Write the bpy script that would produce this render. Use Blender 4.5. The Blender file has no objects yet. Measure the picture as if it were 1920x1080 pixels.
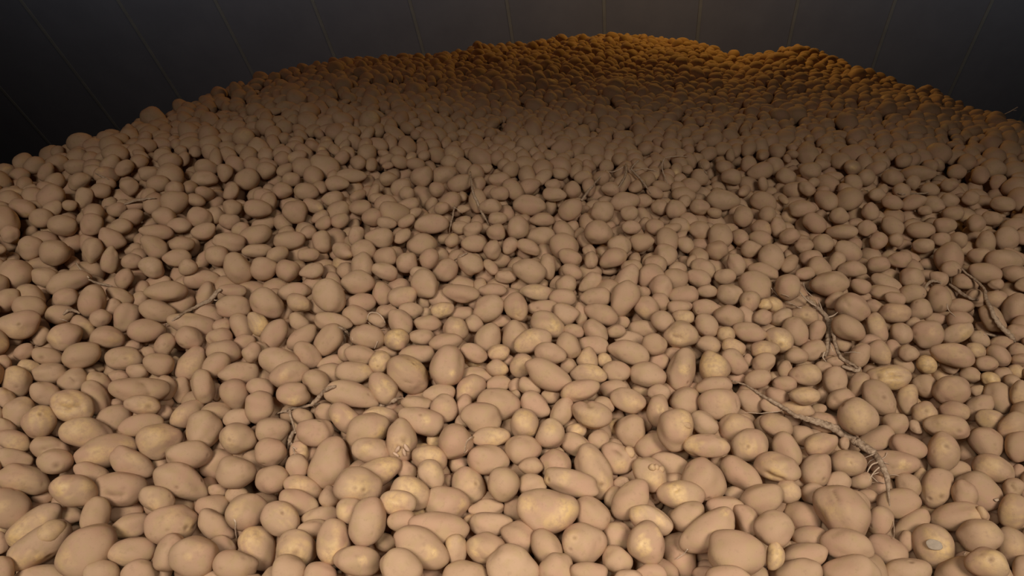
import bpy, math, random
import numpy as np
from mathutils import Matrix, Vector
from mathutils.kdtree import KDTree

# ------------------------------------------------------------------ camera, world, lights, exposure
random.seed(7); RS = np.random.RandomState(11)
scn = bpy.context.scene
col = scn.collection
S = 1.1                      # metres per unit of the layout
F = 1100.0                   # focal length in pixels of a 1920 px wide picture
PITCH = math.radians(49.0)
CAMZ = 5.4                   # height of the camera over the store floor
cd = bpy.data.cameras.new('camera'); cam = bpy.data.objects.new('camera', cd); col.objects.link(cam)
cam.location = (0, 0, CAMZ); cam.rotation_euler = (math.radians(90) - PITCH, 0, 0)
cd.sensor_width = 36; cd.lens = 36 * F / 1920; cd.clip_start = 0.05; cd.clip_end = 100
scn.camera = cam
scn.view_settings.view_transform = 'Standard'; scn.view_settings.look = 'None'
scn.view_settings.exposure = 0.0; scn.view_settings.gamma = 1.0; scn.view_settings.use_curve_mapping = False

w = bpy.data.worlds.new('world'); scn.world = w; w.use_nodes = True
bg = w.node_tree.nodes['Background']; bg.inputs[0].default_value = (0.75, 0.8, 1.0, 1); bg.inputs[1].default_value = 0.004

def lamp(name, kind, loc, power, color, size=0.3, aim=None, **kw):
    l = bpy.data.lights.new(name, kind); o = bpy.data.objects.new(name, l); col.objects.link(o)
    o.location = loc; l.energy = power; l.color = color
    if kind == 'AREA': l.shape = 'DISK'; l.size = size
    else: l.shadow_soft_size = size
    if aim is not None: o.rotation_euler = (Vector(aim) - Vector(loc)).to_track_quat('-Z', 'Y').to_euler()
    for k, v in kw.items(): setattr(l, k, v)
    return o
for wx in (-0.80, 0.88):
    lamp('work_light', 'SPOT', (wx, -0.10, CAMZ + 1.0), 176, (1.0, 0.92, 0.825), 0.40, (wx * 1.5, 0.08, 0), spot_size=math.radians(105), spot_blend=0.75)
lamp('sodium_and_fill', 'POINT', (1.6, 5.35, CAMZ - 0.8), 52, (1.0, 0.56, 0.10), 0.10)
lamp('sodium_and_fill', 'POINT', (-2.2, 4.4, CAMZ + 0.3), 13, (1.0, 0.40, 0.12), 0.15)  # added warm fill that tints the dim far left, no sodium lamp
lamp('wall_fill_strip', 'AREA', (1.1, 5.5, CAMZ - 0.7), 68, (0.78, 0.87, 1.0), 13.5, (1.1, 6.7, CAMZ - 1.25), shape='RECTANGLE', size_y=0.08)  # added cool fill, turned from the heap to brighten only the back wall

# ------------------------------------------------------------------ picture geometry
cp, sp = math.cos(PITCH), math.sin(PITCH)
AX_R = np.array([1., 0, 0]); AX_U = np.array([0, sp, cp]); AX_F = np.array([0, cp, -sp])
ORG = np.array([0, 0, CAMZ])
def ray(px, py):                       # direction with unit depth along the view axis
    u = (px - 960) / F; v = (540 - py) / F
    return AX_F + u * AX_R + v * AX_U
def project(P):
    d = np.atleast_2d(P) - ORG
    z = np.maximum(d @ AX_F, 1e-6)
    return 960 + F * (d @ AX_R) / z, 540 - F * (d @ AX_U) / z, z

# the heap: height over (X, Y) around the foot of the camera; brow = where it tips over to the far slope
BROW = [(-700, 560, 1.25), (-300, 440, 1.45), (0, 305, 2.05), (70, 283, 2.12), (140, 262, 2.24), (200, 246, 2.3), (270, 226, 2.45), (320, 209, 2.6),
        (365, 188, 2.72), (400, 178, 2.8), (480, 146, 2.9), (540, 130, 3.0), (620, 116, 3.12), (700, 106, 3.35), (780, 101, 3.6),
        (850, 99, 3.85), (920, 88, 4.0), (980, 82, 4.1), (1060, 71, 4.3), (1150, 68, 4.4), (1230, 72, 4.38), (1290, 76, 4.3),
        (1340, 94, 4.2), (1390, 107, 4.1), (1430, 106, 4.05), (1480, 93, 4.0), (1530, 97, 3.95), (1600, 121, 3.7), (1680, 156, 3.4),
        (1760, 172, 3.15), (1830, 206, 2.95), (1920, 233, 2.7), (2150, 330, 2.2), (2600, 500, 1.6)]
baz, brr, bhh = [], [], []
for px, py, z in BROW:
    P = ray(px, py) * z
    baz.append(math.atan2(P[0], P[1])); r = math.hypot(P[0], P[1]); brr.append(r); bhh.append(P[2] - 0.012)
baz = np.array(baz); brr = np.array(brr); bhh = np.array(bhh)
def heap(X, Y):
    X = np.asarray(X, float) / S; Y = np.asarray(Y, float) / S
    az = np.arctan2(X, np.maximum(Y, -50)); r = np.hypot(X, Y)
    R = np.interp(az, baz, brr); H = np.interp(az, baz, bhh)
    h0 = np.interp(r, [0, 0.3, 1.0], [-1.04, -1.09, -1.235])
    t = np.clip((r - 1.0) / (R - 1.0), 0, 1)
    near = -1.235 + (H + 1.235) * t + 0.055 * np.sin(np.pi * t)
    h = np.where(r < 1.0, h0, near)
    over = np.maximum(r - R, 0)
    h = np.where(r > R, H - over * 0.62 - 0.14 * (1 - np.exp(-over / 0.25)) * 0.5, h)
    bump = 0.012 * np.sin(X * 5.1 + 1.3) * np.sin(Y * 4.3 + .4) + 0.008 * np.sin(X * 9.7 - Y * 6.1)
    return CAMZ + S * (h + bump)
def hit_heap(px, py, lift=0.0):
    d = ray(px, py); lo = 0.3
    for t in np.arange(0.5, 9, 0.02):
        P = ORG + d * t
        if P[2] < heap(P[0], P[1]) + lift:
            a, b = t - 0.02, t
            for _ in range(12):
                m = (a + b) / 2; P = ORG + d * m
                if P[2] < heap(P[0], P[1]) + lift: b = m
                else: a = m
            return b
    return 6.0

# ------------------------------------------------------------------ materials
def nodes(name):
    m = bpy.data.materials.new(name); m.use_nodes = True
    nt = m.node_tree; return m, nt, nt.nodes, nt.links, nt.nodes['Principled BSDF']
def rgb(c): return (*c, 1)
def mixc(N, L, fac, a, b, blend='MIX'):
    n = N.new('ShaderNodeMix'); n.data_type = 'RGBA'; n.blend_type = blend
    for s, v in ((n.inputs[0], fac), (n.inputs[6], a), (n.inputs[7], b)):
        if hasattr(v, 'links'): L.new(v, s)
        elif isinstance(v, (int, float)): s.default_value = v
        else: s.default_value = rgb(v)
    return n.outputs[2]
def math_(N, L, op, a, b=0.0, clamp=False):
    n = N.new('ShaderNodeMath'); n.operation = op; n.use_clamp = clamp
    for s, v in ((n.inputs[0], a), (n.inputs[1], b)):
        if hasattr(v, 'links'): L.new(v, s)
        else: s.default_value = v
    return n.outputs[0]
def noise(N, L, vec, scale, detail=3, rough=.55):
    n = N.new('ShaderNodeTexNoise'); n.inputs['Scale'].default_value = scale; n.inputs['Detail'].default_value = detail
    n.inputs['Roughness'].default_value = rough; L.new(vec, n.inputs['Vector']); return n.outputs['Fac']
def ramp(N, L, fac, stops):
    n = N.new('ShaderNodeValToRGB'); e = n.color_ramp.elements
    e[0].position, e[0].color = stops[0][0], rgb(stops[0][1]); e[1].position, e[1].color = stops[-1][0], rgb(stops[-1][1])
    for p, c in stops[1:-1]: x = e.new(p); x.color = rgb(c)
    L.new(fac, n.inputs[0]); return n.outputs[0]

def potato_material():
    m, nt, N, L, B = nodes('potato_skin')
    geo = N.new('ShaderNodeNewGeometry').outputs['Position']
    at = N.new('ShaderNodeAttribute'); at.attribute_name = 'skin'
    sep = N.new('ShaderNodeSeparateColor'); L.new(at.outputs['Color'], sep.inputs[0])
    rub, tone, wound = sep.outputs
    big = noise(N, L, geo, 26, 3); mid = noise(N, L, geo, 90, 3, .6); fine = noise(N, L, geo, 420, 3, .65)
    c = mixc(N, L, tone, (0.425, 0.268, 0.160), (0.495, 0.325, 0.203))
    c = mixc(N, L, math_(N, L, 'MULTIPLY', math_(N, L, 'SUBTRACT', big, .42, True), 1.3, True), c, (0.44, 0.295, 0.175))
    hue = noise(N, L, geo, 13, 2); hue2 = noise(N, L, geo, 48, 2)
    c = mixc(N, L, ramp(N, L, hue, [(0.45, (0, 0, 0)), (0.62, (.55, .55, .55))]), c, (0.455, 0.262, 0.172))
    c = mixc(N, L, ramp(N, L, hue2, [(0.48, (0, 0, 0)), (0.66, (.5, .5, .5))]), c, (0.425, 0.295, 0.150))
    dark = ramp(N, L, mid, [(0.30, (1, 1, 1)), (0.42, (0, 0, 0))])
    c = mixc(N, L, math_(N, L, 'MULTIPLY', dark, 0.22), c, (0.27, 0.17, 0.10))
    # dust rubbed off: yellow skin shows, in broken flakes
    brk = ramp(N, L, mid, [(0.36, (0, 0, 0)), (0.60, (1, 1, 1))])
    rf = math_(N, L, 'MULTIPLY', rub, math_(N, L, 'ADD', math_(N, L, 'MULTIPLY', brk, .75), .35), True)
    c = mixc(N, L, rf, c, (0.66, 0.445, 0.205))
    c = mixc(N, L, wound, c, (0.20, 0.115, 0.06))
    speck = ramp(N, L, fine, [(0.27, (1, 1, 1)), (0.33, (0, 0, 0))])
    c = mixc(N, L, math_(N, L, 'MULTIPLY', speck, 0.5), c, (0.17, 0.10, 0.06))
    L.new(c, B.inputs['Base Color'])
    L.new(math_(N, L, 'SUBTRACT', 0.80, math_(N, L, 'MULTIPLY', rf, 0.38)), B.inputs['Roughness'])
    B.inputs['Specular IOR Level'].default_value = 0.28
    bp = N.new('ShaderNodeBump'); bp.inputs['Strength'].default_value = 0.35; bp.inputs['Distance'].default_value = 0.0016
    L.new(math_(N, L, 'ADD', mid, math_(N, L, 'MULTIPLY', fine, .35)), bp.inputs['Height']); L.new(bp.outputs[0], B.inputs['Normal'])
    return m
M_POT = potato_material()

def plain(name, c1, c2, scale, rough=.85, bump=.3, dist=.002, stretch=None, spec=.25):
    m, nt, N, L, B = nodes(name)
    tc = N.new('ShaderNodeNewGeometry').outputs['Position']
    if stretch:
        mp = N.new('ShaderNodeMapping'); mp.inputs['Scale'].default_value = stretch; L.new(tc, mp.inputs['Vector']); tc = mp.outputs[0]
    n = noise(N, L, tc, scale, 4, .6)
    L.new(ramp(N, L, n, [(.3, c1), (.7, c2)]), B.inputs['Base Color'])
    B.inputs['Roughness'].default_value = rough; B.inputs['Specular IOR Level'].default_value = spec
    bp = N.new('ShaderNodeBump'); bp.inputs['Strength'].default_value = bump; bp.inputs['Distance'].default_value = dist
    L.new(n, bp.inputs['Height']); L.new(bp.outputs[0], B.inputs['Normal'])
    return m
M_STEM = plain('dried_stem', (0.22, 0.14, 0.085), (0.52, 0.38, 0.26), 120, .85, .8, .003)
M_PALE = plain('pale_root', (0.42, 0.30, 0.20), (0.62, 0.47, 0.34), 150, .8)
M_GREY = plain('cut_face', (0.34, 0.27, 0.20), (0.44, 0.35, 0.26), 90, .6)
M_SPROUT = plain('sprout_skin', (0.46, 0.30, 0.20), (0.60, 0.42, 0.29), 90, .7)
M_WALL = plain('wall_sheet', (0.135, 0.133, 0.142), (0.155, 0.152, 0.160), 3, .62, .08, .004, spec=.3)
M_RIB = plain('wall_joint', (0.165, 0.158, 0.135), (0.20, 0.19, 0.16), 6, .6, .05, .002)
M_FLOOR = plain('concrete_floor', (0.10, 0.09, 0.08), (0.16, 0.145, 0.13), 2.5, .9, .3, .01)
M_SHELL = plain('store_shell', (0.05, 0.05, 0.052), (0.07, 0.068, 0.068), 1.5, .8, .1, .01)

# ------------------------------------------------------------------ mesh helpers
def mesh_obj(name, V, Fc, mat, parent=None, smooth=True, colors=None):
    me = bpy.data.meshes.new(name); V = np.asarray(V, np.float32)
    if isinstance(Fc, np.ndarray):
        k = Fc.shape[1]; me.vertices.add(len(V)); me.vertices.foreach_set('co', V.ravel())
        me.loops.add(Fc.size); me.loops.foreach_set('vertex_index', Fc.ravel().astype(np.int32))
        me.polygons.add(len(Fc)); me.polygons.foreach_set('loop_start', np.arange(0, Fc.size, k, dtype=np.int32))
        me.polygons.foreach_set('loop_total', np.full(len(Fc), k, np.int32))
        me.update(calc_edges=True)
    else:
        me.from_pydata(V.tolist(), [], Fc); me.update()
    me.polygons.foreach_set('use_smooth', np.full(len(me.polygons), smooth)); me.materials.append(mat)
    if colors is not None:
        a = me.attributes.new('skin', 'FLOAT_COLOR', 'POINT')
        a.data.foreach_set('color', np.hstack([colors, np.ones((len(V), 1))]).astype(np.float32).ravel())
    o = bpy.data.objects.new(name, me); col.objects.link(o)
    if parent is not None: o.parent = parent
    return o
def tag(o, label=None, cat=None, group=None, kind=None):
    for k, v in (('label', label), ('category', cat), ('group', group), ('kind', kind)):
        if v: o[k] = v
    return o
def box(name, x0, x1, y0, y1, z0, z1, mat, parent=None):
    V = [(x, y, z) for x in (x0, x1) for y in (y0, y1) for z in (z0, z1)]
    return mesh_obj(name, V, [(0, 1, 3, 2), (4, 6, 7, 5), (0, 4, 5, 1), (2, 3, 7, 6), (0, 2, 6, 4), (1, 5, 7, 3)], mat, parent, False)
import bmesh
def ico(n):
    b = bmesh.new(); bmesh.ops.create_icosphere(b, subdivisions=n, radius=1)
    V = np.array([v.co[:] for v in b.verts]); T = np.array([[v.index for v in f.verts] for f in b.faces]); b.free()
    V /= np.linalg.norm(V, axis=1)[:, None]; return V, T
ICO = {n: ico(n) for n in (2, 3, 4, 5)}

# ------------------------------------------------------------------ the store
tag(box('floor', -10.2, 10.2, -5.2, 7.2, -0.2, 0, M_FLOOR), kind='structure')
YW = 6.16 * S
wall = tag(box('wall_back', -10.2, 10.2, YW + .03, YW + .2, 0, 8.2, M_SHELL), kind='structure')
tag(box('wall_left', -10.2, -10.0, -5.0, YW, 0, 8, M_SHELL), kind='structure')
tag(box('wall_right', 10.0, 10.2, -5.0, YW, 0, 8, M_SHELL), kind='structure')
tag(box('wall_front', -10.0, 10.0, -5.2, -5.0, 0, 8, M_SHELL), kind='structure')
tag(box('ceiling', -10.2, 10.2, -5.2, YW, 8.0, 8.2, M_SHELL), kind='structure')
PW = 182 * (6.16 / (cp + .491 * sp)) / F * S        # sheet width
lean = 0.145                                       # the joints lean a little
zt = CAMZ + (-sp + .491 * cp) * 6.16 / (cp + .491 * sp) * S
def px_at_top(px): return (px - 960) / F * 6.16 / (cp + .491 * sp) * S
x00 = px_at_top(1132)
for k in range(-9, 9):
    xa = x00 + k * PW; xb = xa + PW
    xs = lambda x, z: x + (zt - z) * lean
    def prism(name, x0, x1, y0, y1, mat):
        zz = (0.02, 7.98); V = []
        for z in zz:
            for x in (x0, x1):
                X = min(9.98, max(-9.98, xs(x, z)))
                V += [(X, y0, z), (X, y1, z)]
        if abs(V[0][0] - V[2][0]) < 1e-3 and abs(V[4][0] - V[6][0]) < 1e-3: return
        mesh_obj(name, V, [(0, 2, 6, 4), (1, 5, 7, 3), (0, 4, 5, 1), (2, 3, 7, 6), (0, 1, 3, 2), (4, 6, 7, 5)], mat, wall, False)
    prism('panel', xa + .019, xb - .019, YW - .012, YW + .028, M_WALL)
    prism('joint_strip', xa - .018, xa + .018, YW - .016, YW + .029, M_RIB)

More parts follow.
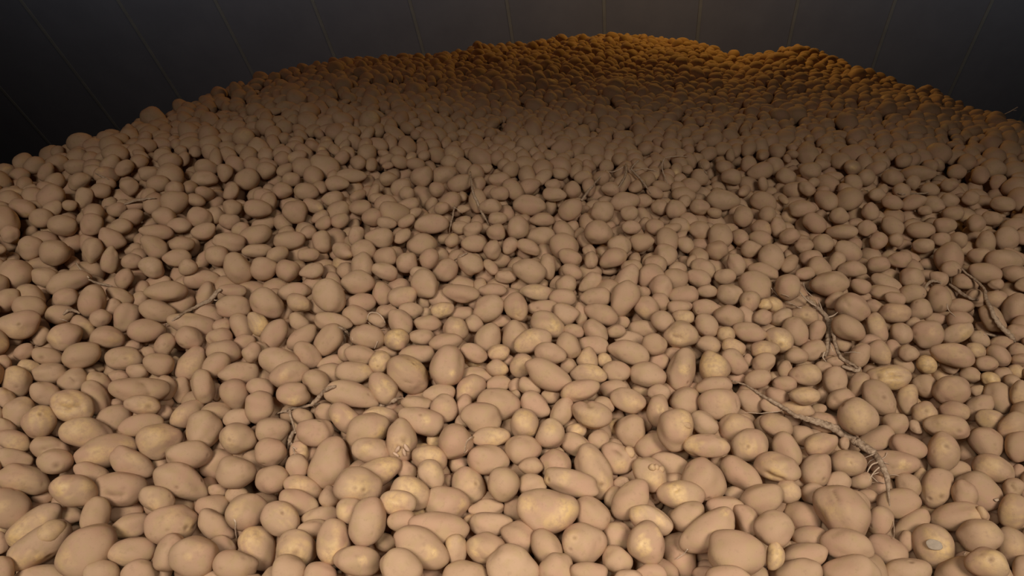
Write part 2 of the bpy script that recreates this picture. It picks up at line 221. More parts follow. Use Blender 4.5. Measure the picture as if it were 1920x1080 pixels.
# ------------------------------------------------------------------ traced potatoes: outline in the photograph -> solid on the heap
DATA = """A 0 780
1 90 165 240 140 -15 0
2 95 290 280 130 -5 -1
3 595 120 370 215 -12 1
4 335 215 270 160 -10 0
5 368 305 245 170 0 1
6 700 245 440 200 15 0
7 1080 160 320 230 20 2
8 890 320 330 190 -20 1
9 1270 260 310 190 5 1
10 1365 100 265 235 90 1
11 1605 145 240 205 0 1
12 1470 330 240 190 30 0
13 1600 378 280 208 5 1
14 150 430 370 200 -10 1
15 60 620 340 260 -25 1
16 500 505 340 222 -8 2
17 620 385 240 150 -15 0
18 815 485 330 235 0 1
19 290 545 150 100 0 -1
20 1065 560 262 175 -15 1
21 1230 455 372 235 -20 1
22 1470 500 140 90 0 -1
23 1600 535 170 120 0 -1
24 240 730 430 200 32 1
25 485 670 160 110 0 -1
26 640 665 260 190 65 1
27 855 650 240 150 10 -1
28 885 745 290 160 15 0
29 1160 730 365 250 15 2
30 1430 620 240 180 0 0
31 1450 740 270 190 -40 0
32 1670 650 310 235 35 1
33 260 870 500 235 33 1
34 600 900 440 320 38 1
35 900 925 310 200 5 1
36 1160 920 270 215 60 0
37 1310 945 340 265 8 1
38 1510 880 170 140 -20 -1
39 1738 900 310 230 105 0
40 1600 1010 300 210 0 1
41 310 1110 420 210 0 1
42 695 1065 240 190 0 1
43 945 1075 250 215 0 1
44 0 860 150 110 90 0
45 10 1050 220 170 60 0
46 390 90 110 100 0 -2
47 1085 340 130 110 90 -2
B 480 780
1 115 95 250 170 10 0
2 398 112 256 192 -5 1
3 750 98 300 215 20 1
4 988 170 292 200 90 1
6 1340 172 238 225 90 1
7 1580 145 260 130 5 0
8 1560 292 285 195 -5 1
9 1370 330 140 120 30 -1
10 100 250 220 195 0 1
11 295 250 170 130 90 -1
12 280 340 170 150 90 -1
13 500 315 345 270 62 1
14 785 235 260 175 -12 0
15 1172 285 235 180 -20 0
16 1183 398 225 165 -58 1
17 1015 370 150 115 -20 -1
18 820 380 320 200 25 0
19 105 425 220 188 0 1
20 320 485 270 150 -15 0
21 690 475 325 250 0 0
22 490 545 150 130 90 -1
23 1035 520 280 210 -28 1
24 960 585 250 160 -5 1
25 1430 465 255 220 -45 1
26 1665 465 235 210 90 1
27 1287 590 290 245 0 0
28 1555 625 240 120 5 -1
29 290 585 275 165 -18 0
30 165 695 280 225 -38 1
31 430 680 240 130 10 -1
32 390 765 220 130 15 -1
33 635 640 200 190 0 0
34 755 715 345 225 72 2
35 990 710 200 160 0 0
36 525 848 316 222 85 1
37 272 900 285 260 30 1
38 1240 755 400 215 -5 0
39 1110 895 385 255 -25 2
40 870 850 140 120 0 -1
41 1350 910 215 145 90 0
42 1590 725 285 160 0 0
43 1465 705 120 90 0 -1
44 1545 892 252 215 0 1
46 692 980 315 205 -10 1
47 970 1030 300 250 -50 1
48 215 1055 260 225 60 1
49 440 1075 225 180 0 1
50 1195 1075 160 110 0 -1
51 1415 1085 290 240 0 1
52 1725 1015 345 270 -20 1
54 1200 165 120 100 90 -2
55 1295 435 90 70 90 -2
C 960 780
2 75 232 235 205 0 0
3 260 115 198 190 90 1
4 265 250 180 120 0 -1
44 295 325 215 195 0 0
5 430 195 230 150 -25 0
6 435 100 140 95 0 0
7 580 160 150 130 45 0
8 800 100 235 200 80 1
9 718 290 235 200 -25 1
10 550 365 375 225 -62 1
11 125 340 158 120 0 0
12 400 450 372 185 -18 2
13 130 465 190 145 0 0
14 955 205 250 175 15 0
15 1306 202 300 158 0 1
16 1060 325 265 170 -25 0
17 1290 430 320 280 -50 1
18 918 395 265 195 -50 1
19 1080 445 180 125 0 -1
20 1140 540 320 200 -15 2
21 960 550 95 90 0 -1
22 1600 205 250 228 0 1
23 1400 310 130 90 -20 -1
24 1548 395 310 180 -36 1
26 800 565 300 210 48 1
27 690 545 150 130 90 -1
28 245 628 400 305 -12 3
29 20 625 170 160 90 -1
30 540 665 255 215 -45 1
31 50 820 250 215 -45 0
32 240 905 290 185 -62 1
33 480 858 300 275 -20 1
34 710 812 200 190 0 0
35 910 858 300 252 -75 2
36 935 700 310 180 -25 1
37 1185 675 248 190 25 1
38 1320 775 420 235 35 3
39 1440 605 250 140 0 0
40 1585 705 240 150 -65 0
41 1498 522 150 95 0 -1
42 1690 565 290 205 10 1
45 1130 940 320 225 -78 1
46 710 975 205 190 -40 1
47 300 1045 250 230 70 1
48 515 1060 250 165 0 1
49 780 1090 190 110 0 1
50 935 1065 205 130 0 1
51 1290 1060 150 100 0 -1
43 1510 925 390 300 -18 2
52 1455 1100 340 175 0 1
54 665 680 90 70 90 -2
55 735 460 120 100 0 -2
D 1440 780
1 60 345 305 195 -15 1
3 130 230 260 170 -58 1
4 230 130 180 125 -15 0
5 360 192 255 165 12 1
6 325 362 240 205 60 1
7 538 312 245 180 -10 1
8 470 445 185 142 0 0
9 730 152 240 165 25 0
10 935 208 262 160 -18 1
11 840 320 345 185 -5 1
12 1178 238 250 215 90 2
14 1475 180 245 205 -40 1
16 1700 210 215 200 90 1
17 1345 245 145 135 90 -1
18 1520 355 305 180 -15 0
19 1250 365 240 125 0 0
20 1142 482 275 205 68 1
21 1415 505 345 245 -35 1
22 1328 530 215 165 -60 1
23 1690 375 100 90 90 -1
24 1030 415 130 110 90 -1
25 1655 482 150 135 0 0
26 1655 645 225 210 90 2
27 1280 682 380 200 5 1
28 1525 695 90 80 0 -2
30 130 515 180 150 0 0
31 225 680 260 200 -25 0
32 320 530 200 140 -20 0
33 500 655 420 310 -40 2
57 570 570 240 150 -20 0
34 752 708 210 175 90 1
35 630 440 160 110 10 -1
36 662 545 160 100 0 -1
58 880 585 310 205 -3 1
37 945 480 190 160 -50 0
38 965 740 280 165 38 0
39 1085 635 120 90 0 -1
40 1115 873 320 275 -75 2
41 930 850 150 120 80 -1
42 1285 905 130 100 -40 -1
43 1435 810 320 210 -8 1
44 1650 885 300 225 -45 0
45 542 870 355 205 -18 2
46 280 815 250 145 -5 0
47 800 915 300 215 -38 0
48 240 950 330 200 10 1
49 35 760 260 225 -20 1
50 45 945 190 130 80 1
51 210 1065 310 220 0 1
52 550 1065 400 245 -5 1
53 940 1065 330 215 0 1
54 1295 1065 330 230 0 1
55 1475 1000 305 210 -15 2
56 1720 1035 200 155 90 1
59 120 875 90 80 0 -2
60 515 182 90 70 90 -2
E 0 540
1 45 80 200 150 25 0
2 215 55 210 130 -35 0
3 195 130 240 150 0 0
4 135 245 285 185 12 1
84 80 350 150 75 -5 -1
5 440 65 180 130 15 0
6 405 175 190 125 5 0
7 620 85 215 190 80 1
8 810 60 195 110 -28 0
9 945 80 125 105 20 -1
10 1067 155 240 148 -12 1
11 1120 20 275 140 3 1
12 1228 105 185 140 20 0
13 1380 50 185 130 60 0
14 1575 130 245 145 -3 1
15 1565 18 195 90 -5 0
16 755 132 130 110 45 0
17 680 202 152 122 0 1
18 848 195 205 165 62 1
19 1000 288 270 148 -3 2
20 935 355 170 100 0 -2
21 1305 245 310 145 -8 0
22 1405 185 190 130 -15 -1
23 1497 258 130 100 0 -1
24 1632 262 190 155 -58 0
26 560 265 200 140 -40 0
27 272 325 130 118 60 0
28 438 328 235 180 15 1
29 730 336 240 152 -5 1
30 1280 338 195 150 -15 1
31 1115 378 165 135 50 1
32 1005 440 110 90 0 -1
33 843 478 252 155 0 0
34 890 390 150 80 0 -2
35 553 455 255 175 15 2
36 315 458 215 120 -15 0
37 165 432 152 105 20 -1
38 20 510 130 110 0 0
39 195 535 165 105 0 -1
40 112 628 212 200 -45 1
41 335 575 245 140 5 0
42 1075 512 218 148 -2 1
43 1478 335 175 125 0 0
44 1300 505 275 170 52 1
45 1185 530 130 90 90 -1
46 1515 430 230 150 0 0
47 1455 520 210 160 30 1
48 1645 370 165 105 15 0
49 1700 435 140 120 45 0
50 1612 574 272 150 2 1
51 495 625 210 155 10 0
52 660 640 175 150 -45 0
53 590 570 140 70 0 -1
54 650 545 110 60 0 -2
55 305 712 215 150 -15 0
56 640 745 240 180 -55 0
57 493 798 300 205 -12 1
58 35 745 160 130 -30 0
59 132 840 235 200 25 1
60 263 905 248 210 30 1
61 35 935 150 110 -30 0
62 400 890 120 110 0 -2
63 800 602 145 95 0 -1
64 928 560 155 100 0 0
65 960 690 410 180 0 0
85 1115 670 160 150 -60 0
66 962 792 235 135 -8 1
67 1225 690 175 125 90 -1
68 1368 665 225 165 -78 1
69 1580 715 215 190 -65 1
70 1460 700 120 80 90 -2
71 1752 795 220 190 90 1
72 1760 680 190 140 -20 0
73 1260 850 245 155 35 0
74 1460 840 220 130 0 0
76 1605 880 205 130 5 0
77 1110 840 120 105 0 -2
78 755 890 275 175 20 0
79 965 925 300 150 12 0
80 780 780 110 70 0 -2
86 240 340 90 80 0 -2
87 250 120 160 100 -30 -1
F 480 540
1 70 105 235 185 -30 1
2 265 25 220 115 5 0
3 292 102 170 130 -18 1
4 495 60 245 205 -60 1
5 710 97 205 132 5 1
6 690 5 180 90 0 0
7 850 35 165 125 -65 1
8 990 60 200 150 12 1
9 1135 85 115 95 90 -1
10 1255 80 172 135 0 0
11 1265 148 148 112 12 1
12 1385 38 240 118 -8 1
13 1485 95 110 95 45 -1
14 1568 137 215 175 42 1
15 1600 15 190 95 0 0
17 192 165 115 105 0 0
18 15 240 175 130 -55 1
20 380 205 160 110 -70 -1
19 432 130 205 120 -10 0
21 520 225 250 130 -6 1
22 672 190 185 128 -20 1
23 818 217 120 85 -30 0
24 880 160 140 95 0 -1
25 1040 150 155 115 -10 0
26 975 235 205 150 -55 0
27 1160 238 172 108 5 0
28 1145 165 100 70 0 -1
29 1385 172 175 95 5 0
30 1350 275 180 150 -35 0
31 1225 275 120 100 90 -1
32 1470 245 125 110 -30 0
33 1567 338 210 170 65 1
34 1655 222 140 90 0 0
35 285 225 145 110 -30 0
36 125 310 240 150 58 1
37 222 275 140 95 60 -1
38 305 335 230 130 40 0
39 490 350 235 170 50 1
40 755 332 225 160 -10 1
41 950 348 168 145 0 1
42 1115 335 168 110 0 0
43 1285 365 220 115 10 0
44 1745 330 205 165 90 0
45 30 415 110 100 0 0
46 345 450 200 150 -45 0
47 160 500 275 185 -12 0
48 610 438 125 115 90 0
49 710 455 205 125 -10 0
50 500 505 190 95 15 -1
51 510 572 170 130 -15 0
52 670 573 245 145 0 1
53 870 430 165 85 -10 -1
54 835 500 165 140 70 1
55 1090 450 250 130 0 -1
56 1025 585 315 215 -40 2
57 1288 525 280 225 62 2
58 1468 437 190 120 -20 1
59 1465 495 105 90 -30 -1
60 1640 435 142 112 12 1
61 1632 540 155 115 -8 1
62 1710 495 100 80 0 -1
63 1475 595 250 125 0 0
64 230 580 270 165 15 1
65 405 635 205 155 -38 1
66 257 712 215 165 -5 1
67 645 725 375 170 -14 2
68 858 672 225 175 -55 1
69 1235 715 218 130 5 0
70 1080 780 210 110 -5 0
71 1270 815 185 170 -70 1
72 1445 690 250 160 50 0
73 1560 655 90 70 0 -1
74 1400 800 170 110 70 -1
75 1640 650 170 110 10 0
76 1640 785 290 210 -15 0
77 1520 878 275 210 -25 1
78 1390 905 110 90 90 -1
80 1125 892 315 185 -18 2
81 840 868 250 125 -8 0
82 605 878 270 165 -40 1
83 480 840 170 125 0 -1
84 310 870 160 110 -20 -1
87 900 800 120 60 5 -2
88 1170 590 80 60 0 -2
G 960 540
1 80 922 205 190 90 1
2 28 128 190 150 -70 1
3 155 30 212 110 -5 1
4 342 65 180 125 -5 1
5 200 132 195 105 5 0
6 360 172 180 140 -20 0
7 462 170 150 90 -80 0
8 240 242 230 175 -32 1
9 567 62 202 128 8 1
10 752 65 255 180 60 2
11 605 175 222 145 -25 1
12 890 30 90 85 0 0
13 905 135 185 145 -50 1
14 1000 95 135 110 -30 0
15 1160 45 210 118 3 1
16 1133 128 162 95 3 0
17 1300 135 175 120 0 0
18 1315 22 130 90 0 0
19 1470 45 178 130 -10 1
20 1602 97 152 130 78 1
21 1705 115 95 75 0 0
22 1460 190 202 142 -8 1
23 1580 195 150 110 -55 0
24 1690 200 130 105 0 0
25 1160 197 145 98 -5 1
26 1020 235 180 135 -40 1
27 1312 255 170 140 -50 1
28 1140 317 222 172 -3 2
29 1445 312 125 110 0 0
30 1605 300 212 132 -12 1
31 1497 397 165 112 -20 1
32 875 270 205 110 0 0
33 745 232 100 85 0 -2
34 702 292 135 92 10 0
35 418 293 130 100 -10 0
36 568 295 190 135 -35 0
37 142 360 262 155 15 1
38 20 320 215 180 20 0
39 790 345 215 115 -12 -1
40 385 393 180 145 -52 1
41 550 390 215 125 -5 0
42 256 440 205 145 -8 1
43 785 437 275 150 -20 2
44 962 382 178 140 0 1
45 1320 382 178 120 -8 1
46 1706 415 200 118 5 1
47 1700 505 165 125 20 0
48 508 475 150 135 90 0
49 622 485 100 90 0 -1
50 65 527 165 150 60 0
51 250 592 325 175 -27 2
52 380 530 120 100 30 -1
53 515 582 228 128 -3 1
54 706 565 195 140 -15 1
55 922 587 238 168 -15 1
56 985 500 145 120 20 -1
57 1090 450 135 95 0 -1
58 1148 550 298 190 78 2
59 1355 525 225 195 -55 1
60 1500 500 215 145 -42 1
61 1590 490 90 70 90 -2
62 1665 612 175 125 10 0
63 1520 608 125 80 0 -1
64 1360 660 235 130 5 0
65 25 662 115 95 90 0
66 115 665 175 115 -25 0
67 260 732 125 95 5 0
68 458 692 262 145 12 1
69 685 682 190 125 5 0
70 788 758 245 160 -18 1
71 870 690 120 90 0 -1
72 990 705 155 110 0 0
73 985 825 215 152 85 1
74 1163 770 215 200 80 0
75 1395 785 295 205 -3 1
76 1600 755 210 155 -25 0
77 1292 912 205 145 -32 1
78 1100 958 265 240 -78 2
79 1510 942 245 190 -15 1
80 1690 920 120 110 90 0
81 15 765 150 100 80 0
82 162 795 220 150 -35 0
83 332 840 205 140 62 0
84 530 850 265 190 -22 2
85 622 795 150 110 -40 -1
86 885 910 150 130 80 -1
88 705 870 110 80 0 -2
89 685 935 120 100 60 -2
90 390 930 110 90 45 -2
91 60 200 90 70 0 -2
H 1440 540
1 40 112 130 110 -30 0
2 130 20 180 105 -5 0
3 175 97 165 92 12 -1
4 87 200 158 105 25 0
5 243 185 180 130 -15 1
6 185 292 190 165 -55 1
7 75 352 200 150 -25 1
8 328 288 140 115 60 0
9 400 15 250 95 -8 0
10 455 88 160 110 20 0
11 573 132 240 175 -18 1
12 540 267 245 155 -28 2
13 735 265 200 155 -72 1
14 720 125 130 85 -15 -1
15 780 30 225 100 -5 0
16 852 70 150 95 -10 0
17 858 168 218 138 0 1
18 968 40 190 125 10 0
19 1022 145 165 135 25 0
20 1155 75 180 170 90 1
21 1135 210 155 85 -5 -1
22 895 306 155 140 -40 1
23 980 242 110 85 20 -1
24 1076 312 210 188 0 2
25 1295 125 185 110 5 0
26 1400 65 140 115 -30 0
27 1290 215 180 130 0 0
28 1275 300 235 130 22 1
29 1545 78 168 120 -15 1
30 1515 205 210 140 -45 1
31 1675 140 215 170 65 1
32 1690 305 170 125 -10 1
33 1460 272 130 85 -25 -1
34 1425 345 150 105 -20 -1
35 1575 370 165 85 -5 -1
36 300 422 190 135 25 0
37 188 457 152 115 0 1
38 500 365 145 115 -50 0
39 695 365 165 100 -10 0
40 620 455 170 130 60 0
41 752 438 195 145 -45 1
42 845 415 145 110 -40 0
43 948 438 140 110 -15 1
44 455 495 120 75 0 -1
45 112 548 120 100 80 0
47 255 587 215 142 -4 1
48 378 540 125 90 -20 0
49 447 622 195 165 75 1
50 1243 447 300 160 -15 2
51 1400 422 145 105 -20 0
52 1558 455 180 135 -30 0
53 1690 420 150 95 -10 0
63 1705 485 130 90 0 0
54 1070 515 145 125 -20 1
55 1222 522 160 105 -28 1
56 918 525 150 105 -35 -1
57 825 603 290 165 -5 1
58 1470 512 165 105 3 1
59 1590 585 130 105 -10 0
60 1680 565 130 95 -25 0
61 610 650 180 130 65 0
62 110 648 165 110 -10 0
64 62 725 160 110 -20 0
65 240 730 208 120 -3 1
66 362 725 130 90 80 -1
67 490 750 205 135 15 0
68 600 862 275 240 -35 3
69 758 745 285 185 -48 2
70 945 757 210 148 80 1
71 1055 662 195 140 -25 0
72 1243 690 255 195 8 1
73 1178 590 155 95 -5 -1
74 1368 588 150 110 -10 0
75 1503 615 138 95 -15 1
76 1412 690 110 80 0 -1
77 1558 738 225 180 -55 0
78 1655 640 130 100 -30 0
79 1700 710 170 140 85 1
80 1425 805 220 150 38 0
81 1250 825 215 130 -10 0
82 1055 840 178 158 0 1
83 862 912 178 150 -15 1
84 760 890 110 85 30 -1
85 1207 937 322 162 -10 2
86 1500 890 220 145 -15 0
87 1650 932 215 170 40 1
88 1670 815 150 75 0 -1
89 193 815 232 110 -5 0
90 345 815 100 70 0 -1
91 385 905 220 140 -10 -1
92 55 935 220 160 -18 1
93 15 795 150 105 -20 0
94 995 940 105 80 -40 0
95 1425 940 150 80 0 -1
96 650 60 90 60 0 -2
M 0 300 3
1 170 495 150 135 0 0
2 305 525 175 145 0 1
3 85 640 200 180 0 1
4 385 690 260 120 15 0
5 525 510 150 115 85 1
6 620 562 150 105 75 1
7 625 440 155 110 -30 1
8 870 490 165 115 -35 1
9 1025 475 140 90 0 1
10 990 550 160 95 0 0
11 855 605 150 110 -20 1
12 745 570 125 85 0 0
13 880 410 190 90 -5 1
14 925 325 140 110 -20 1
15 1120 325 140 105 -10 1
16 1215 310 100 90 90 0
17 1295 345 115 85 0 0
18 1310 270 110 95 0 1
19 1300 175 105 85 75 1
20 1390 110 140 120 0 1
21 1265 75 100 90 90 1
22 1160 45 130 90 -10 1
23 1455 275 155 105 -5 1
24 1510 240 120 95 80 1
25 1660 295 145 130 0 0
26 1480 200 110 80 0 0
27 1150 110 150 85 0 1
28 730 150 110 90 0 0
29 700 45 110 85 20 1
30 445 120 130 95 20 1
31 260 65 110 90 60 1
32 835 75 120 85 0 0
33 985 165 110 90 -20 1
34 660 280 110 85 0 0
35 390 255 90 60 0 0
36 360 370 170 110 -10 1
37 235 330 140 100 0 0
38 55 420 110 100 0 1
39 470 210 120 100 80 0
40 1440 420 170 110 15 1
41 1355 395 100 90 30 1
42 1625 455 180 105 0 1
43 1810 460 120 110 90 1
44 1735 535 125 75 0 1
45 1220 535 140 110 0 1
46 1340 610 190 145 -55 1
47 1485 610 145 125 0 1
48 1620 620 135 125 0 1
49 1755 625 135 90 15 1
50 700 665 120 100 60 1
51 1445 510 160 75 5 0
52 1060 600 110 90 0 1
53 1130 670 200 110 0 0
54 1590 175 120 90 0 0
55 1720 180 140 95 -10 0
56 1640 110 100 80 0 1
57 1870 220 120 95 10 0
58 1290 460 190 100 -5 1
N 640 300 3
1 455 95 125 118 0 1
2 580 85 140 100 10 1
3 670 130 140 95 15 1
4 540 165 90 85 0 1
5 265 105 100 80 0 1
6 335 155 120 95 30 1
7 370 190 85 80 0 1
8 890 110 120 85 0 1
9 1060 255 180 115 -5 1
10 1290 275 140 110 40 1
11 1470 295 130 120 0 1
12 1590 235 160 110 0 1
13 1620 300 100 85 0 1
14 1700 230 95 80 0 0
15 1790 265 95 90 0 1
16 1880 280 115 105 0 1
17 1120 430 165 110 -5 0
18 995 380 135 125 90 1
19 1130 335 135 75 0 1
20 505 360 190 115 0 1
21 670 380 95 75 0 1
22 745 470 145 90 0 0
23 870 405 100 98 0 1
24 880 330 105 75 0 1
25 840 265 120 90 0 1
26 85 425 105 90 70 1
27 210 440 150 110 0 1
28 240 625 150 95 -20 0
29 450 480 150 135 0 1
30 495 555 125 110 55 1
31 585 620 140 128 30 0
32 455 655 140 105 -30 1
33 370 580 120 115 0 1
34 125 510 140 115 0 1
35 95 690 185 130 0 1
36 1250 485 170 150 0 0
37 1290 548 130 90 -20 0
38 1055 625 185 130 -15 1
39 1525 555 150 110 20 1
40 1445 410 150 130 0 1
41 1375 450 90 90 0 0
42 1635 380 105 80 0 1
43 1765 375 110 90 0 0
44 1690 460 140 95 0 1
45 1765 590 130 120 0 0
46 1635 605 120 95 0 0
47 1600 680 185 125 50 1
48 1300 630 120 90 -30 1
49 1260 700 115 105 0 1
50 1395 690 140 90 35 0
51 1050 490 140 80 -20 0
52 1160 600 145 85 -78 1
53 1195 195 130 80 0 1
54 1300 170 95 95 0 0
55 1515 165 100 80 0 1
56 1190 140 90 60 0 1
57 740 390 110 90 20 1
58 890 190 100 80 0 1
59 110 270 130 90 0 1
60 725 580 150 120 -30 1
61 850 505 110 100 60 1
62 925 655 120 75 0 0
63 1560 485 130 115 0 0
64 60 90 160 75 -5 1
O 1280 300 3
1 225 225 190 110 0 0
2 455 235 150 105 -15 0
3 475 310 100 95 0 0
4 535 375 105 95 90 1
5 670 275 160 100 0 1
6 745 355 140 110 -35 0
7 900 405 185 85 0 0
8 880 315 110 90 0 1
9 1180 240 125 80 -15 1
10 1055 290 105 95 90 1
11 1300 240 150 85 15 1
12 1335 395 165 90 0 0
13 1180 375 140 100 -35 1
14 1100 455 105 98 0 0
15 1200 450 90 80 0 1
16 1360 285 85 55 0 1
17 930 515 160 110 -25 1
18 1035 385 120 90 -10 0
19 205 430 150 140 90 1
20 190 510 130 105 10 1
21 95 395 115 105 0 1
22 300 590 130 100 -60 1
23 390 500 120 90 0 1
24 495 550 160 145 90 1
25 600 430 120 85 20 1
26 345 320 120 110 90 1
27 95 265 110 90 0 1
28 455 625 180 85 -15 0
29 240 655 120 85 0 1
30 590 712 150 135 90 1
31 820 695 225 130 5 1
32 955 615 160 95 0 1
33 770 610 150 105 -25 1
34 865 570 110 85 50 1
35 720 550 130 90 0 1
36 680 485 110 85 0 0
37 790 470 120 110 0 1
38 1215 560 140 85 0 1
39 1100 590 130 90 0 1
40 1495 560 180 165 90 1
41 1290 660 140 110 0 1
42 1440 665 110 85 -20 1
43 1505 615 130 90 10 1
44 1145 700 185 105 -25 0
45 1000 710 130 85 -15 1
46 1590 690 140 85 -8 1
47 1700 635 190 110 -10 1
48 1670 540 130 90 0 0
49 1705 460 125 110 60 1
50 1820 440 140 135 0 1
51 1870 640 150 95 -10 1
52 1760 700 90 60 0 1
53 1450 445 110 80 0 0
54 1550 450 105 95 0 0
55 1350 480 130 80 0 1
56 1475 370 130 90 0 1
57 1520 300 130 80 0 1
58 1180 100 120 90 0 1
59 1295 125 80 70 0 1
60 1330 75 190 90 0 1
61 715 60 130 95 0 1
62 850 95 110 60 0 1
63 515 40 115 100 90 1
64 370 25 100 90 90 1
65 960 130 105 90 -50 1
66 1390 165 110 75 -10 1
67 1540 65 110 80 0 0
68 580 95 115 90 0 1
69 620 170 120 90 0 0
70 700 160 100 75 -30 1
71 270 95 120 90 0 0
72 95 100 100 95 0 1
73 1500 230 110 80 0 1
74 1800 250 150 85 -5 1
75 1770 125 100 80 20 1
76 1620 215 110 80 0 1
77 1500 140 100 70 10 1
78 1740 330 120 80 0 1"""
ids, cx, cy, WW, HH, AA, LF = [], [], [], [], [], [], []
for ln in DATA.strip().splitlines():
    p = ln.split()
    if p[0] in 'ABCDEFGHMNO': T, ox, oy, k_ = p[0], int(p[1]), int(p[2]), float(p[3]) if len(p) > 3 else 3.6; continue
    ids.append(T + p[0]); cx.append(ox + float(p[1]) / k_); cy.append(oy + float(p[2]) / k_)
    WW.append(float(p[3]) / k_ * 1.035); HH.append(float(p[4]) / k_ * 1.035); AA.append(math.radians(float(p[5]))); LF.append(float(p[6]))
cx, cy, WW, HH, AA, LF = map(np.array, (cx, cy, WW, HH, AA, LF))
NT = len(ids); IDX = {k: i for i, k in enumerate(ids)}
t0 = np.array([hit_heap(x, y) for x, y in zip(cx, cy)])
def axes_of(i, t):
    """centre, 3x3 axes (rows: major, minor, view), semi-axes in metres for depth t"""
    d = ray(cx[i], cy[i]); w_ = d / np.linalg.norm(d); cosa = 1 / np.linalg.norm(d)
    u, v = (cx[i] - 960) / F, (540 - cy[i]) / F; n = math.hypot(u, v)
    rr = np.array([u, v]) / n if n > 1e-4 else np.array([1., 0])
    c, s = math.cos(AA[i]), math.sin(AA[i]); Rm = np.array([[c, -s], [s, c]])
    C = Rm @ np.diag([(WW[i] / 2) ** 2, (HH[i] / 2) ** 2]) @ Rm.T
    Sx = np.eye(2) + (cosa - 1) * np.outer(rr, rr); C = Sx @ C @ Sx
    ev, U = np.linalg.eigh(C); a, b = math.sqrt(ev[1]), math.sqrt(ev[0]); m2, n2 = U[:, 1], U[:, 0]
    tan2 = np.array([-rr[1], rr[0]])
    tang = tan2[0] * AX_R + tan2[1] * AX_U
    radp = rr[0] * AX_R + rr[1] * AX_U; radp = radp - w_ * (radp @ w_); radp /= np.linalg.norm(radp)
    m3 = (m2 @ rr) * radp + (m2 @ tan2) * tang
    n3 = (n2 @ rr) * radp + (n2 @ tan2) * tang
    k3 = np.cross(m3, n3)
    return ORG + d * t, np.array([m3, n3, k3]), np.array([a, b, min(a, b * THK[i])]) * t / F
THK = RS.uniform(.86, 1.12, NT)
AXm = np.zeros((NT, 3, 3)); SEM1 = np.zeros((NT, 3))
for i in range(NT):
    _, AXm[i], SEM1[i] = axes_of(i, 1.0)
DIR = np.array([ray(x, y) for x, y in zip(cx, cy)]); DLEN = np.linalg.norm(DIR, axis=1)
PRIO = cy + 24 * LF
pi, pj = [], []
kd = KDTree(NT)
for i in range(NT): kd.insert((cx[i], cy[i], 0), i)
kd.balance()
for i in range(NT):
    for co, j, dist in kd.find_range((cx[i], cy[i], 0), 130):
        if j > i and dist < (WW[i] + WW[j]) * .56: pi.append(i); pj.append(j)
pi, pj = np.array(pi), np.array(pj)
sw = PRIO[pi] < PRIO[pj]; pi, pj = np.where(sw, pj, pi), np.where(sw, pi, pj)      # i in front of j
t = t0 - LF * 0.014
def radial(AX, SM, d):                                  # distance centre -> surface of ellipsoids along unit d
    q = np.einsum('nij,nj->ni', AX, d) / SM
    return 1 / np.sqrt((q ** 2).sum(1))
for it in range(90):
    P = ORG + DIR * t[:, None]; sm = SEM1 * t[:, None]
    D = P[pj] - P[pi]; dist = np.linalg.norm(D, axis=1) + 1e-9; dn = D / dist[:, None]
    R = (radial(AXm[pi], sm[pi], dn) + radial(AXm[pj], sm[pj], dn)) * .97
    vd = DIR[pi] / DLEN[pi][:, None]
    al = (D * vd).sum(1); lat2 = np.maximum(dist ** 2 - al ** 2, 0)
    need = np.sqrt(np.maximum(R ** 2 - lat2, 0))
    push = np.maximum(need - al, 0) * (dist < R * 1.0) * .35
    push = np.minimum(push, .012)
    dt = np.zeros(NT); cnt = np.zeros(NT)
    np.add.at(dt, pj, push); np.add.at(dt, pi, -push); np.add.at(cnt, pi, push > 0); np.add.at(cnt, pj, push > 0)
    t = t + dt / np.maximum(cnt, 1) ** .6 / DLEN + (t0 - LF * .010 - t) * (.02 if it < 70 else 0)
POS = ORG + DIR * t[:, None]; SEM = SEM1 * t[:, None]

# ------------------------------------------------------------------ the rest of the heap: loose packing, two layers deep
def area_pts(step, jit):
    out = []
    for gy in np.arange(-0.55, 6.0, step * .87):
        for gx in np.arange(-4.2, 4.6, step):
            x = gx + (step / 2 if int(round(gy / (step * .87))) % 2 else 0) + RS.uniform(-jit, jit); y = gy + RS.uniform(-jit, jit)
            az = math.atan2(x, y); R = np.interp(az, baz, brr) * S; r = math.hypot(x, y)
            if abs(az) > 1.5 and r > 1.7 or r > R + .55: continue
            out.append((x, y))
    return np.array(out)
def in_traced(P, m=0):
    x, y, z = project(P)
    return (y > 551 - m) & (x > 4) & (x < 1916) & (y < 1076)
L1 = area_pts(.0700, .024); L2 = area_pts(.068, .02)
def lift(xy, dz): return np.column_stack([xy, heap(xy[:, 0], xy[:, 1]) + dz])
P1 = lift(L1, RS.normal(0, .011, len(L1))); P2 = lift(L2, RS.normal(-.05, .008, len(L2)))
x, y, z = project(P1)
P1 = P1[~((y > 551) & (x > 6) & (x < 1914) & (y < 1078))]
x, y, z = project(P1)
hid = np.zeros(len(P1), bool)
for i in range(NT):
    if cy[i] > 560 or ids[i][0] not in 'MNOEFGH': continue
    dx, dy = x - cx[i], -(y - cy[i]); c, s = math.cos(AA[i]), math.sin(AA[i])
    hid |= ((dx * c + dy * s) / (WW[i] * .5 + 9)) ** 2 + ((-dx * s + dy * c) / (HH[i] * .5 + 7)) ** 2 < 1
P1 = P1[~hid]
def visible_zone(P):
    x, y, z = project(P); r = np.hypot(P[:, 0], P[:, 1])
    return (x > -620) & (x < 2540) & (y < 1900) | (r < 1.3)
P1 = P1[visible_zone(P1)]; P2 = P2[visible_zone(P2)]
FP = np.vstack([P1, P2]); NF = len(FP); lay = np.array([0] * len(P1) + [1] * len(P2))
af = np.clip(RS.normal(.0400, .0080, NF), .025, .062); af[lay == 1] *= .95
